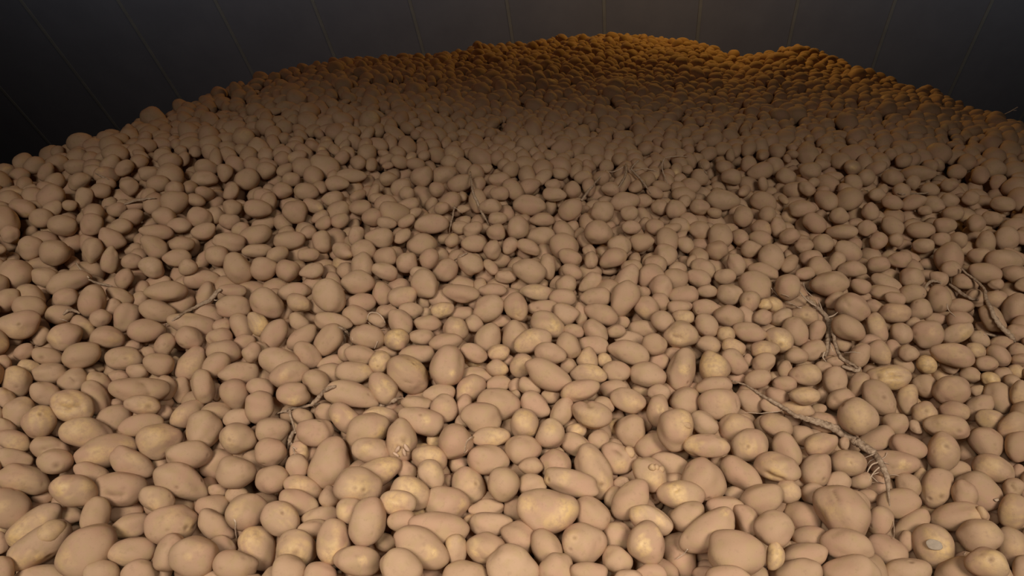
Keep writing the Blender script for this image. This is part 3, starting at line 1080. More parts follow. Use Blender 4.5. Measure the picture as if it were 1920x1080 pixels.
bf = af * np.clip(RS.normal(.745, .10, NF), .54, .96); cf = bf * RS.uniform(.84, 1.0, NF)
FS = np.column_stack([af, bf, cf])
FA = np.zeros((NF, 3, 3))
for i in range(NF):
    m = Matrix.Rotation(RS.uniform(0, 6.283), 3, 'Z') @ Matrix.Rotation(RS.normal(0, .34), 3, 'Y') @ Matrix.Rotation(RS.normal(0, .5), 3, 'X')
    FA[i] = np.array(m.transposed())
inz = in_traced(FP)
GP = np.vstack([POS, FP]); GS = np.vstack([SEM, FS]); GA = np.concatenate([AXm, FA])
mob = np.array([0.] * NT + [1.] * NF)
tgt = np.concatenate([np.zeros(NT), np.where(lay == 1, -.052, 0.0)])
for it in range(26):
    if it % 4 == 0:
        kd = KDTree(len(GP))
        for i, p in enumerate(GP): kd.insert(p, i)
        kd.balance(); a_, b_ = [], []
        for i in range(NT, len(GP)):
            for co, j, dist in kd.find_range(GP[i], .095):
                if j < i: a_.append(i); b_.append(j)
        a_, b_ = np.array(a_), np.array(b_)
    D = GP[b_] - GP[a_]; dist = np.linalg.norm(D, axis=1) + 1e-9; dn = D / dist[:, None]
    R = (radial(GA[a_], GS[a_], dn) + radial(GA[b_], GS[b_], dn)) * .93
    pen = np.maximum(R - dist, 0) * .5
    sh = pen / (mob[a_] + mob[b_])
    mv = np.zeros_like(GP); cnt = np.zeros(len(GP))
    np.add.at(mv, a_, -dn * (sh * mob[a_])[:, None]); np.add.at(mv, b_, dn * (sh * mob[b_])[:, None])
    GP = GP + mv * mob[:, None]
    hz = heap(GP[:, 0], GP[:, 1]) + tgt
    GP[:, 2] += (hz - GP[:, 2]) * .06 * mob
    k = np.arange(NT, len(GP)); kk = k[inz & (lay == 1)]
    hh = heap(GP[kk, 0], GP[kk, 1]) - .052
    GP[kk, 2] = np.minimum(GP[kk, 2], hh)
FP = GP[NT:]

# ------------------------------------------------------------------ potato shapes
def shape(V, sem, seed, taper=None, bend=None, lumps=1.0):
    r = np.random.RandomState(seed)
    a, b, c = sem
    n = V.copy()
    taper = r.normal(0, .10) if taper is None else taper
    bend = r.normal(0, .07) if bend is None else bend
    e = r.uniform(.86, 1.0)                              # a touch of squareness
    P = np.sign(n) * np.abs(n) ** e; P = P / (np.linalg.norm(P, axis=1)[:, None] ** .9)
    k = 1 + taper * n[:, 0]
    P[:, 1] *= k; P[:, 2] *= k
    P[:, 1] += bend * (n[:, 0] ** 2 - .4)
    d = np.zeros(len(n))
    for f, amp in ((1.6, .030), (2.6, .024), (4.2, .013)):
        for _ in range(3):
            q = r.normal(0, 1, 3); q /= np.linalg.norm(q)
            d += amp * lumps * np.sin(f * (n @ q) * 1.7 + r.uniform(0, 6.28))
    P *= (1 + d)[:, None]
    return P * np.array([a, b, c])

PATCH = {  # rubbed, yellow skin: potato -> (x, y, radius, strength) in tile pixels
 'C28': [(370, 640, 75, 1), (95, 600, 55, .7), (240, 720, 30, .5)], 'C20': [(1110, 500, 70, .9)], 'C35': [(885, 880, 45, 1), (990, 785, 18, .6)],
 'C15': [(1200, 200, 60, .7), (1430, 190, 30, .4)], 'C36': [(850, 640, 60, .6), (995, 715, 28, .8)], 'C33': [(420, 820, 30, .35)],
 'C38': [(1450, 655, 22, .8), (1375, 800, 18, .8)], 'C3': [(260, 80, 45, .7)], 'C6': [(440, 95, 45, .6)], 'C9': [(745, 330, 40, .6), (790, 230, 30, .5)],
 'C10': [(605, 465, 45, .5), (520, 260, 40, .3)], 'C12': [(360, 415, 22, .6), (240, 430, 25, .6)], 'C18': [(960, 430, 50, .6)], 'C22': [(1590, 210, 45, .6)],
 'C34': [(540, 720, 20, .4)], 'C43': [(1530, 750, 28, .6)], 'A3': [(530, 90, 90, .55)], 'A7': [(1060, 120, 80, .55), (960, 190, 40, .4)], 'A6': [(660, 245, 60, .6), (880, 190, 40, .5)],
 'A8': [(900, 280, 40, .35)], 'A11': [(1560, 170, 50, .45)], 'A16': [(410, 485, 45, .8), (590, 480, 30, .6)], 'A20': [(1030, 600, 45, .5)], 'A24': [(110, 830, 70, .9), (280, 700, 35, .7), (130, 740, 50, .5)],
 'A15': [(15, 610, 40, .5)], 'A28': [(820, 790, 60, .6)], 'A29': [(1150, 680, 50, .35), (1270, 750, 50, .4)], 'A32': [(1590, 620, 40, .5)], 'A33': [(260, 960, 35, .9), (120, 1000, 60, .5)],
 'A34': [(440, 950, 50, .5)], 'A35': [(780, 960, 30, .3)], 'A37': [(1350, 890, 35, .4), (1270, 950, 30, .4)], 'A39': [(1700, 790, 80, .8)], 'A14': [(120, 440, 70, .3)], 'A1': [(130, 190, 60, .5)],
 'B3': [(840, 115, 50, .9)], 'B4': [(1000, 160, 45, .5), (950, 240, 50, .5)], 'B7': [(1620, 150, 70, .6)], 'B14': [(740, 215, 40, .5)], 'B15': [(1200, 260, 70, .6)], 'B18': [(880, 320, 75, .8)],
 'B16': [(1180, 350, 40, .5)], 'B20': [(300, 460, 60, .6)], 'B21': [(690, 480, 70, .6)], 'B23': [(1050, 480, 70, .7)], 'B24': [(930, 570, 80, .7)], 'B25': [(1480, 455, 50, .4)], 'B27': [(1400, 600, 30, .7)],
 'B30': [(210, 640, 50, .5)], 'B34': [(830, 750, 30, .4)], 'B36': [(510, 940, 80, .7), (540, 780, 30, .5)], 'B37': [(270, 920, 90, .6)], 'B39': [(1200, 915, 35, .9)], 'B44': [(1470, 920, 40, .7)],
 'B46': [(715, 970, 20, .7)], 'B41': [(1310, 840, 40, .6)], 'B33': [(580, 640, 40, .5)], 'B11': [(320, 250, 50, .6)], 'B54': [(1200, 165, 70, .6)], 'B43': [(1465, 705, 60, .6)],
 'D1': [(40, 400, 60, .9), (30, 300, 40, .5)], 'D5': [(300, 190, 60, .4)], 'D11': [(915, 325, 25, .9)], 'D12': [(1180, 200, 50, .5)], 'D18': [(1500, 330, 60, .5)], 'D26': [(1610, 645, 70, .6)],
 'D33': [(420, 640, 60, .5)], 'D40': [(1170, 890, 85, .9)], 'D55': [(1500, 970, 80, .8)], 'D50': [(40, 920, 90, .8)], 'D27': [(1440, 660, 40, .4)], 'D58': [(1000, 10, 1, 0)], 'D44': [(1680, 890, 60, .4)], 'D43': [(1480, 780, 50, .35)],
 'D7': [(555, 320, 20, .6)], 'D20': [(1140, 530, 60, .3)], 'D30': [(150, 480, 40, .5)], 'D24': [(1030, 400, 60, .4)], 'D39': [(1085, 620, 60, .5)],
 'E4': [(90, 300, 60, .3)], 'E28': [(350, 360, 40, .5)], 'E29': [(770, 350, 30, .5)], 'E40': [(110, 560, 60, .5)], 'E39': [(190, 540, 80, .5)], 'E57': [(470, 790, 90, .8), (430, 730, 40, .5)], 'E60': [(280, 840, 75, .8)],
 'E59': [(200, 760, 50, .4)], 'E58': [(50, 700, 30, .4)], 'E66': [(1000, 800, 60, .5)], 'E44': [(1270, 510, 60, .4)], 'E73': [(1190, 870, 50, .5)], 'E26': [(615, 260, 40, .5)], 'E33': [(860, 470, 20, .4)], 'E52': [(590, 610, 30, .4)],
 'F11': [(1260, 150, 60, .7)], 'F18': [(50, 260, 75, 1)], 'F3': [(330, 130, 50, .4)], 'F41': [(955, 305, 70, .9)], 'F54': [(820, 490, 70, .7)], 'F59': [(1465, 490, 80, .8)], 'F56': [(1090, 520, 70, .7)], 'F57': [(1320, 575, 22, 1)],
 'F60': [(1640, 410, 60, .5)], 'F30': [(1370, 240, 30, .6)], 'F8': [(1040, 30, 40, .3)], 'F52': [(740, 550, 45, .5)], 'F66': [(255, 770, 28, .7)], 'F64': [(190, 595, 30, .5)], 'F80': [(1150, 890, 25, .7)], 'F81': [(800, 850, 60, .5)],
 'F82': [(540, 880, 28, .9), (630, 850, 22, .7)], 'F68': [(880, 640, 30, .7), (830, 690, 25, .6), (905, 705, 22, .6)], 'F72': [(1420, 680, 40, .6)], 'F71': [(1270, 800, 20, .3)], 'F61': [(1680, 540, 40, .6)],
 'G8': [(285, 255, 50, 1)], 'G1': [(90, 860, 50, .7), (125, 980, 30, .6)], 'G3': [(180, 10, 50, .4)], 'G2': [(40, 180, 40, .4)], 'G37': [(120, 320, 50, .6), (50, 390, 50, .5)], 'G50': [(75, 515, 50, .5)], 'G29': [(1440, 300, 90, .45)],
 'G31': [(1490, 380, 100, .45)], 'G21': [(1700, 110, 80, .9)], 'G59': [(1350, 520, 100, .75)], 'G58': [(1168, 550, 28, .8)], 'G48': [(510, 470, 60, .4)], 'G53': [(570, 560, 60, .6)], 'G70': [(820, 770, 40, .5)], 'G78': [(1170, 910, 90, .7)],
 'G73': [(1000, 815, 22, .7)], 'G28': [(1120, 340, 70, .5)], 'G26': [(1000, 220, 1, 0)], 'G25': [(1165, 190, 60, .5)], 'G45': [(1370, 400, 30, .3)], 'G46': [(1690, 415, 50, .6)], 'G10': [(800, 20, 1, 0)], 'G20': [(1600, 90, 30, .3)],
 'G89': [(680, 935, 80, .8)], 'G84': [(520, 900, 60, .4)], 'G49': [(620, 480, 60, .5)], 'G13': [(890, 170, 40, .5)], 'G75': [(1430, 760, 60, .3)], 'G79': [(1480, 900, 60, .4)], 'G68': [(400, 710, 50, .3)],
 'H7': [(100, 360, 60, .9)], 'H54': [(1070, 515, 90, 1)], 'H57': [(830, 595, 90, .9)], 'H75': [(1500, 610, 75, .8)], 'H68': [(620, 870, 60, .4), (560, 930, 50, .4)], 'H72': [(1200, 660, 40, .25)], 'H70': [(960, 680, 60, .5)],
 'H41': [(810, 465, 40, .5)], 'H82': [(1070, 830, 45, .5)], 'H86': [(1450, 880, 80, .55)], 'H85': [(1180, 900, 80, .3)], 'H13': [(745, 230, 60, .4)], 'H17': [(880, 150, 60, .4)], 'H28': [(1330, 315, 40, .7)], 'H50': [(1230, 400, 60, .3)],
 'H47': [(300, 560, 50, .4)], 'H65': [(260, 700, 70, .5)], 'H89': [(200, 800, 60, .4)], 'H92': [(20, 900, 40, .3)], 'H24': [(1110, 295, 25, .4)], 'H51': [(1400, 410, 50, .5)], 'H60': [(1680, 560, 60, .5)], 'H29': [(1530, 60, 40, .3)],
 'H1': [(40, 110, 60, .7)], 'H2': [(130, 10, 60, .6)], 'H79': [(1700, 740, 60, .4)], 'H5': [(260, 185, 40, .4)], 'H81': [(1310, 840, 30, .3)], 'H87': [(1610, 930, 50, .4)], 'H73': [(1170, 580, 60, .4)],
}
CREASE = {  # sunken folds: (x0, y0, x1, y1, half width px, depth in metres)
 'E57': [(400, 800, 470, 820, 24, .0060), (470, 820, 540, 795, 24, .0060)], 'G28': [(1085, 320, 1135, 340, 16, .0045)], 'D1': [(0, 400, 90, 425, 24, .006)],
 'H57': [(740, 605, 830, 590, 20, .0050), (830, 590, 900, 590, 20, .0050)], 'A18': [(700, 540, 820, 535, 30, .0055)], 'C20': [(1105, 505, 1120, 490, 9, .004)],
 'F56': [(1000, 630, 1060, 645, 14, .002)], 'F19': [(370, 160, 420, 190, 14, .003)], 'D25': [(1640, 470, 1665, 500, 12, .003)], 'D33': [(440, 500, 470, 560, 18, .003)],
 'E65': [(960, 640, 1000, 720, 30, .004)], 'A4': [(300, 225, 400, 200, 20, .004)], 'A29': [(1260, 760, 1330, 740, 18, .005)], 'C10': [(595, 466, 612, 466, 12, .0035)], 'H11': [(520, 90, 540, 120, 14, .003)],
 'H68': [(470, 770, 500, 790, 14, .003)], 'C9': [(700, 220, 740, 260, 24, .005)], 'G84': [(495, 745, 525, 790, 24, .006)], 'H67': [(440, 745, 470, 775, 14, .004)], 'G2': [(35, 185, 60, 195, 10, .002)],
 'B4': [(990, 150, 1015, 180, 14, .002), (950, 215, 1020, 225, 16, .004)], 'F60': [(1600, 430, 1640, 410, 8, .002)], 'E51': [(470, 600, 510, 640, 14, .003)], 'G75': [(1530, 760, 1535, 800, 14, .003)],
}
EYES = {  # dark eyes or pits: (x, y, radius px)
 'A3': [(455, 100, 16)], 'A5': [(380, 338, 20)], 'A11': [(1550, 165, 12)], 'A21': [(1242, 348, 18), (1370, 430, 12), (1190, 485, 12)], 'A29': [(1255, 745, 18), (1130, 770, 10)], 'A33': [(335, 950, 20), (320, 735, 22)],
 'B2': [(430, 35, 10)], 'B4': [(1005, 160, 26)], 'B25': [(1490, 455, 14)], 'B21': [(670, 490, 14), (730, 500, 14)], 'B37': [(268, 925, 26)], 'B39': [(915, 850, 24)], 'B49': [(860, 905, 10)], 'B30': [(180, 650, 12)],
 'C10': [(605, 465, 16)], 'C15': [(1250, 140, 1)], 'C33': [(420, 820, 14), (395, 900, 12)], 'C38': [(1370, 800, 12)], 'C22': [(1590, 205, 14)], 'C43': [(1540, 885, 1)], 'C17': [(1330, 560, 14)], 'C12': [(245, 430, 14)],
 'D6': [(375, 425, 12)], 'D12': [(1205, 200, 16)], 'D14': [(1540, 195, 10)], 'D20': [(1175, 550, 16), (1090, 560, 12)], 'D55': [(1500, 970, 14)], 'D53': [(965, 980, 14)], 'D7': [(560, 315, 8)], 'D34': [(690, 740, 10)],
 'E36': [(280, 470, 14)], 'E40': [(110, 665, 10)], 'E60': [(272, 850, 12)], 'E66': [(1010, 800, 20)], 'E33': [(850, 475, 12)], 'E4': [(130, 245, 10)], 'E30': [(1225, 385, 10)], 'E31': [(1110, 380, 8)], 'E68': [(1390, 740, 8)], 'E50': [(1690, 535, 8)],
 'F22': [(715, 175, 8)], 'F22b': [], 'F41': [(960, 312, 12)], 'F54': [(800, 480, 10), (820, 530, 8)], 'F56': [(1065, 512, 12)], 'F66': [(250, 775, 8)], 'F80': [(1110, 855, 10)], 'F39': [(450, 375, 8)], 'F67': [(765, 715, 10)], 'F71': [(1300, 760, 8)],
 'G5': [(172, 135, 11), (192, 152, 7)], 'G8': [(270, 262, 14)], 'G17': [(1255, 160, 8)], 'G54': [(720, 590, 8)], 'G58': [(1190, 640, 10), (1200, 530, 7)], 'G73': [(998, 818, 14)], 'G20': [(1590, 75, 10)], 'G9': [(530, 95, 8)], 'G43': [(760, 450, 8)], 'G78': [(1150, 920, 10)],
 'H7': [(20, 360, 10), (85, 385, 14)], 'H82': [(1070, 830, 14)], 'H69': [(785, 738, 16), (860, 770, 8)], 'H70': [(940, 810, 10)], 'H47': [(190, 595, 10)], 'H5': [(262, 182, 12)], 'H24': [(990, 310, 14)], 'H85': [(1290, 965, 16)], 'H31': [(1690, 205, 10)], 'H19': [(1000, 95, 8)],
}
TILE = {'A': (0, 780), 'B': (480, 780), 'C': (960, 780), 'D': (1440, 780), 'E': (0, 540), 'F': (480, 540), 'G': (960, 540), 'H': (1440, 540)}
TAPER = {'B13': -.22, 'A3': .12, 'A21': .16, 'G43': -.16, 'F7': -.28, 'C31': -.18, 'H68': -.10, 'H13': -.12, 'H70': -.12, 'G11': -.12, 'G48': -.30, 'B39': .14, 'B18': .1, 'G59': -.18, 'G84': -.16, 'C9': .1,
         'D40': .05, 'C20': -.06, 'G57': 0, 'F57': -.08, 'E44': -.14, 'H28': .10, 'G68': .06, 'D34': .06, 'F15': .0, 'A24': -.06, 'C32': .14, 'C10': -.04}
BEND = {'C38': -.16, 'E4': -.16, 'A33': -.10, 'G58': -.06, 'F31': -.05, 'A6': .06, 'H50': .06, 'D45': .04, 'B34': -.05, 'E65': -.08, 'G75': -.08, 'H47': .08, 'C26': -.12, 'C43': -.08, 'A29': .04, 'D27': .07}

def tile_point(i, x, y):
    """world point on potato i seen at tile pixel (x, y)"""
    ox, oy = TILE[ids[i][0]]; d = ray(ox + x / 3.6, oy + y / 3.6)
    o = (AXm[i] @ (ORG - POS[i])) / SEM[i]; q = (AXm[i] @ d) / SEM[i]
    A, Bq, C = q @ q, 2 * o @ q, o @ o - 1
    D = max(Bq * Bq - 4 * A * C, 0); tt = (-Bq - math.sqrt(D)) / (2 * A)
    return AXm[i] @ (ORG + d * tt - POS[i]), t[i] / F / 3.6          # local point, metres per tile pixel

def potato_verts(i, V):
    k = ids[i]
    P = shape(V, SEM[i], 100 + i, TAPER.get(k), BEND.get(k), 1.0)
    C = np.zeros((len(V), 3)); C[:, 1] = np.clip(RS.normal(.5, .22), 0, 1)
    rr = np.random.RandomState(500 + i)
    wob = 1 + .25 * np.sin(V @ rr.normal(0, 5, 3) + 1) + .2 * np.sin(V @ rr.normal(0, 9, 3))
    if k in PATCH:
        for x, y, r, s in PATCH[k]:
            q, m = tile_point(i, x, y); d = np.linalg.norm(P - q, axis=1) / (r * m + .002)
            C[:, 0] = np.maximum(C[:, 0], s * np.clip(1.35 - d * wob, 0, 1))
    else:
        for _ in range(rr.randint(0, 3)):
            q = rr.normal(0, 1, 3); q[2] = -abs(q[2]); q /= np.linalg.norm(q); d = np.linalg.norm(V - q, axis=1) / rr.uniform(.2, .55)
            C[:, 0] = np.maximum(C[:, 0], rr.uniform(.2, .6) * np.clip(1.3 - d * wob, 0, 1))
    N = V / SEM[i]; N /= np.linalg.norm(N, axis=1)[:, None]
    for x0, y0, x1, y1, hw, dep in CREASE.get(k, []):
        a_, m = tile_point(i, x0, y0); b_, m = tile_point(i, x1, y1)
        ab = b_ - a_; tt = np.clip(((P - a_) @ ab) / (ab @ ab + 1e-12), 0, 1)
        d = np.linalg.norm(P - a_ - tt[:, None] * ab, axis=1) / (hw * m)
        g = np.exp(-d ** 2); P = P - N * (g * dep)[:, None]
        C[:, 2] = np.maximum(C[:, 2], np.exp(-(d * 2.6) ** 2) * .55)
    for x, y, r in EYES.get(k, []):
        if r < 3: continue
        q, m = tile_point(i, x, y); d = np.linalg.norm(P - q, axis=1) / max(r * m, .0024)
        P = P - N * (np.exp(-d ** 2) * .0022)[:, None] + N * (np.exp(-(d - 1.7) ** 2 * 4) * .0005)[:, None]
        C[:, 2] = np.maximum(C[:, 2], np.exp(-(d * 1.1) ** 2) * .7)
    for _ in range(4):                                     # faint eyes every potato has
        q = rr.normal(0, 1, 3); q /= np.linalg.norm(q); d = np.linalg.norm(P - q * SEM[i], axis=1) / rr.uniform(.0025, .0045)
        P = P - N * (np.exp(-d ** 2) * .0012)[:, None]; C[:, 2] = np.maximum(C[:, 2], np.exp(-d ** 2) * .22)
    return P, C

# visible area of every traced potato (in the photograph's frame, coarse raster) -> the 300 that show largest
gw, gh = 640, 360
zb = np.full((gh, gw), 1e9); zi = np.full((gh, gw), -1)
YY, XX = np.mgrid[0:gh, 0:gw]; XX = XX * 3 + 1.5; YY = YY * 3 + 1.5
for i in range(NT):
    x0, x1 = int(max(0, (cx[i] - WW[i]) // 3)), int(min(gw, (cx[i] + WW[i]) // 3 + 1)); y0, y1 = int(max(0, (cy[i] - WW[i]) // 3)), int(min(gh, (cy[i] + WW[i]) // 3 + 1))
    if x0 >= x1 or y0 >= y1: continue
    dx = XX[y0:y1, x0:x1] - cx[i]; dy = -(YY[y0:y1, x0:x1] - cy[i]); c, s = math.cos(AA[i]), math.sin(AA[i])
    e = ((dx * c + dy * s) / (WW[i] / 2)) ** 2 + ((-dx * s + dy * c) / (HH[i] / 2)) ** 2
    zz = t[i] - SEM[i][2] * np.sqrt(np.maximum(1 - e, 0)); m = (e < 1) & (zz < zb[y0:y1, x0:x1])
    zb[y0:y1, x0:x1][m] = zz[m]; zi[y0:y1, x0:x1][m] = i
vis = np.bincount(zi[zi >= 0], minlength=NT)
full = math.pi * WW * HH / 4 / 9
order = [i for i in np.argsort(-vis)]
HERO = sorted(order[:300], key=lambda i: -cy[i])
HSET = set(HERO)
BIG = set(order[:120])

# labels: landmarks by their look, the others by size, form and where they lie from the nearest landmark
LM = {
 'C28': ('biggest pale oval potato, skin flaking yellow at both ends', 'the big flaking potato'),
 'B4': ('upright oval potato with a ring scar and torn sprout bits', 'the torn-sprout potato'),
 'C18': ('lumpy potato with three small round knobs on its upper side', 'the three-knobbed potato'),
 'D40': ('large egg-shaped potato with a round grey cut mark', 'the grey-cut potato'),
 'H54': ('small round bright yellow potato with its skin rubbed away', 'the bright yellow potato'),
 'H68': ('large round smooth potato lying just above the longest dried stem', 'the round above-stem potato'),
 'C38': ('long smooth potato bridging others, tilted up, hair-thin root under its lower end', 'the long bridging potato'),
 'D1': ('wide potato with an open split along its lower edge', 'the low-split potato'),
 'H57': ('long potato with a sunken yellow split along its face', 'the yellow-split potato'),
 'E57': ('brown oval potato with a deep yellowish crease across it', 'the deeply creased brown potato'),
 'G28': ('broad oval potato with one short dark crease on its face', 'the short-creased potato'),
 'G8': ('round-topped potato with a glowing yellow spot near its middle', 'the yellow-spotted potato'),
 'G59': ('blunt triangular potato with a wide rough yellow patch', 'the rough yellow-patched potato'),
 'G58': ('tall smooth oblong potato standing on end', 'the tall oblong potato'),
 'C20': ('oval potato with a yellow patch around a dark slit eye', 'the slit-eyed yellow-patched potato'),
 'C35': ('egg-shaped potato standing upright with a ragged yellow patch low down', 'the ragged-patched upright egg'),
 'C10': ('long potato pointing steeply down with a round brown eye near its tip', 'the long brown-eyed potato'),
 'A33': ('long knobbly potato with an orange wound near its lower end', 'the knobbly orange-wounded potato'),
 'A34': ('very large smooth egg-shaped potato beside the one with an orange wound', 'the huge egg-shaped corner potato'),
 'A24': ('long curved potato with yellow streaks at its lower end', 'the yellow-streaked curved potato'),
 'E4': ('large bean-shaped potato cut by the left edge of the picture', 'the big bean-shaped potato'),
 'E65': ('very wide uneven potato with two lobes', 'the wide two-lobed potato'),
 'E60': ('round potato with a yellow top and small dark eye', 'the round yellow-topped potato'),
 'F11': ('small yellowish round potato sitting against a bigger grey-brown round one', 'the small yellowish round potato'),
 'F41': ('rounded potato with a yellow crown and pinhole eye on top', 'the yellow-crowned potato'),
 'F56': ('large oval potato leaning down rightward with a yellow worn shoulder', 'the large worn-shouldered oval'),
 'F57': ('large smooth upright oval potato with one bright worn dot', 'the large smooth one-dotted oval'),
 'F67': ('long smooth potato lying nearly level beside the branching root', 'the long root-side potato'),
 'B13': ('large pear-shaped smooth potato, its narrow end up', 'the large pear-shaped potato'),
 'B27': ('large round smooth potato with a yellow speck on its side', 'the large round yellow-specked potato'),
 'B39': ('big pear-shaped potato lying aslant with a bright worn spot', 'the big slanting pear-shaped potato'),
 'B36': ('upright oblong potato with a worn yellow lower end', 'the worn-footed upright oblong'),
 'D33': ('massive smooth potato with a second one tucked behind its shoulder', 'the massive smooth potato'),
 'D12': ('upright barrel-shaped potato with an eye near its top', 'the barrel-shaped potato'),
 'D45': ('long blunt potato lying across a round one, sloping gently down', 'the long blunt sloping potato'),
 'H11': ('large rounded potato with dimpled left shoulder under tangled rootlets', 'the dimpled large potato'),
 'H24': ('large round potato with thin fibres at its foot', 'the fibre-footed round potato'),
 'H50': ('big wide oval potato just above the bright yellow one', 'the wide oval above bright-yellow'),
 'H72': ('large broad round potato among smaller ones on the right slope', 'the broad round potato'),
 'G43': ('pear-shaped potato lying on its side, pointed end down right', 'the side-lying pear-shaped potato'),
 'G51': ('large plain oblong potato slanting down rightward', 'the large plain oblong'),
 'G84': ('heart-shaped potato with a notch in its top', 'the heart-shaped potato'),
 'F18': ('dull potato with a strongly yellow flank', 'the yellow-flanked potato'),
 'A3': ('large potato tapering to a blunt point with an eye at that end', 'the large blunt-pointed potato'),
 'A7': ('large potato with pinkish shiny worn front, tilted up', 'the shiny worn potato'),
 'A21': ('large tapering potato with a dark eye on top', 'the large dark-eyed potato'),
 'G29': ('small orange-tinted round potato above another orange-tinted one', 'the small orange-tinted potato'),
 'G5': ('half-hidden potato with a tiny black hole', 'the black-holed potato'),
 'H69': ('large oval potato slanting steeply beside an upright egg-shaped one', 'the steeply slanting large oval'),
 'E19': ('smooth long oval potato at the foot of the pale twig', 'the smooth twig-foot oval'),
 'H85': ('long blocky potato lying nearly level above the barrel-shaped one', 'the long blocky potato'),
 'D55': ('oval potato with pale worn front and a stubby sprout beside it', 'the pale-fronted stubby-sprout potato'),
 'D21': ('big oval potato with pale crumbs at its lower tip', 'the crumb-tipped oval'),
 'A18': ('oval potato with a fold pressed into its front', 'the folded-front potato'),
 'D26': ('round pale yellow-cheeked potato at the right edge', 'the yellow-cheeked potato'),
 'B23': ('rounded potato with a freckled yellow top', 'the freckled yellow-topped potato'),
 'G10': ('tall leaning potato overlapping the ones below it', 'the tall leaning potato'),
 'H28': ('smooth curved potato with a bright worn tip', 'the curved bright-tipped potato'),
}
LM = {k: v for k, v in LM.items() if IDX[k] in HSET}
LABEL = {}
for k, v in LM.items(): LABEL[IDX[k]] = v[0]
lmi = [IDX[k] for k in LM]
rest = [i for i in HERO if i not in LABEL]
areas = np.array([WW[i] * HH[i] for i in HERO]); q1, q2 = np.percentile(areas, [33, 70])
def look(i):
    a = WW[i] * HH[i]; size = 'small' if a < q1 else ('medium' if a < q2 else 'large')
    k = WW[i] / HH[i]; form = 'round' if k < 1.14 else 'oval' if k < 1.42 else 'long oval' if k < 1.75 else 'elongated'
    dg = (math.degrees(AA[i]) + 90) % 180 - 90
    til = '' if k < 1.14 else ('upright ' if abs(dg) > 62 else ('level ' if abs(dg) < 9 else ('up-tilted ' if dg > 0 else 'down-tilted ')))
    hid = 'half-hidden ' if vis[i] < .5 * full[i] and cy[i] + HH[i] / 2 < 1080 and 0 < cx[i] - WW[i] / 2 and cx[i] + WW[i] / 2 < 1920 else ''
    return size + ' ' + hid + til + form + ' potato'
DN = ['right of', 'above and right of', 'above', 'above and left of', 'left of', 'below and left of', 'below', 'below and right of']
def sector(i, m):
    return int(round(math.degrees(math.atan2(-(cy[i] - cy[m]), cx[i] - cx[m])) / 45)) % 8
groups = {}
for i in rest:
    m = min(lmi, key=lambda m: math.hypot(cx[i] - cx[m], 1.2 * (cy[i] - cy[m])))
    groups.setdefault((m, sector(i, m)), []).append(i)
ORD = ['', 'second ', 'third ', 'fourth ', 'fifth ', 'sixth ', 'seventh ']
for (m, s), L_ in groups.items():
    L_.sort(key=lambda i: math.hypot(cx[i] - cx[m], cy[i] - cy[m]))
    seen = {}
    for i in L_:
        lk = look(i); n = seen.get(lk, 0); seen[lk] = n + 1
        rel = DN[s]
        LABEL[i] = (ORD[n] + lk + ' ' + rel + ' ' + LM[ids[m]][1])
        LABEL[i] = LABEL[i].strip()
assert len(set(LABEL.values())) == len(LABEL), 'labels repeat'
print('LABELS max words', max(len(v.split()) for v in LABEL.values()))


hero_obj = {}
for i in HERO:
    V, T = ICO[5 if (i in BIG or ids[i] in CREASE) else 4]
    if len(V) > 3000 : V, T = ICO[5]
    P, C = potato_verts(i, V)
    o = mesh_obj('potato', P, T, M_POT, None, True, C)
    o.matrix_world = Matrix.Translation(POS[i].tolist()) @ Matrix(AXm[i].T.tolist()).to_4x4()
    tag(o, LABEL[i], 'potato', 'potatoes lying on the near slope of the heap')
    hero_obj[ids[i]] = o

# the mass: traced potatoes past the 300, all the others, and the lumpy core under them, one object
AV, AT, AC, off = [], [], [], 0
def add(P, T, C):
    global off
    AV.append(P); AT.append(T + off); AC.append(C); off += len(P)
for i in range(NT):
    if i in HSET: continue
    V, T = ICO[4]
    P, C = potato_verts(i, V); add(P @ AXm[i] + POS[i], T, C)
fx, fy, fz = project(FP)
for i in range(NF):
    out = fx[i] < -60 or fx[i] > 1980 or fy[i] > 1120
    if lay[i] == 1 or out: n = 3 if (fz[i] < 1.9 and not out) else 2
    else: n = 4 if fz[i] < 2.0 else 3
    V, T = ICO[n]
    P = shape(V, FS[i], 3000 + i)
    C = np.zeros((len(V), 3)); C[:, 1] = np.clip(RS.normal(.45, .25), 0, 1)
    rr = np.random.RandomState(9000 + i)
    if rr.rand() < .45:
        q = rr.normal(0, 1, 3); q /= np.linalg.norm(q); d = np.linalg.norm(V - q, axis=1) / rr.uniform(.25, .6)
        C[:, 0] = rr.uniform(.25, .9) * np.clip(1.3 - d, 0, 1)
    add(P @ FA[i] + FP[i], T, C)
gx = np.arange(-6.5, 6.6, .06); gy = np.arange(-2.0, YW - .04, .06)
GX, GY = np.meshgrid(gx, gy)
rr_ = np.hypot(GX, GY)
az_ = np.arctan2(GX, GY)
GZ = heap(GX, GY) - .085 + .012 * np.sin(GX * 90) * np.sin(GY * 83)
back = np.maximum(-GY - .6, 0); GZ = GZ - back * .7 - np.maximum(np.abs(az_) - 1.25, 0) * 0
side = np.maximum(np.abs(GX) - 1.6, 0) * (GY < .8) * np.clip((.8 - GY) / .8, 0, 1); GZ = GZ - side * .5
GZ = np.maximum(GZ, -.03)
nx, ny = len(gx), len(gy); q = (np.arange(ny - 1)[:, None] * nx + np.arange(nx - 1)[None, :]).ravel()
T = np.vstack([np.column_stack([q, q + 1, q + nx + 1]), np.column_stack([q, q + nx + 1, q + nx])])
Vc = np.column_stack([GX.ravel(), GY.ravel(), GZ.ravel()]); add(Vc, T, np.tile([0, .1, .3], (len(Vc), 1)))
mass = mesh_obj('potato_heap', np.vstack(AV), np.vstack(AT), M_POT, None, True, np.vstack(AC))
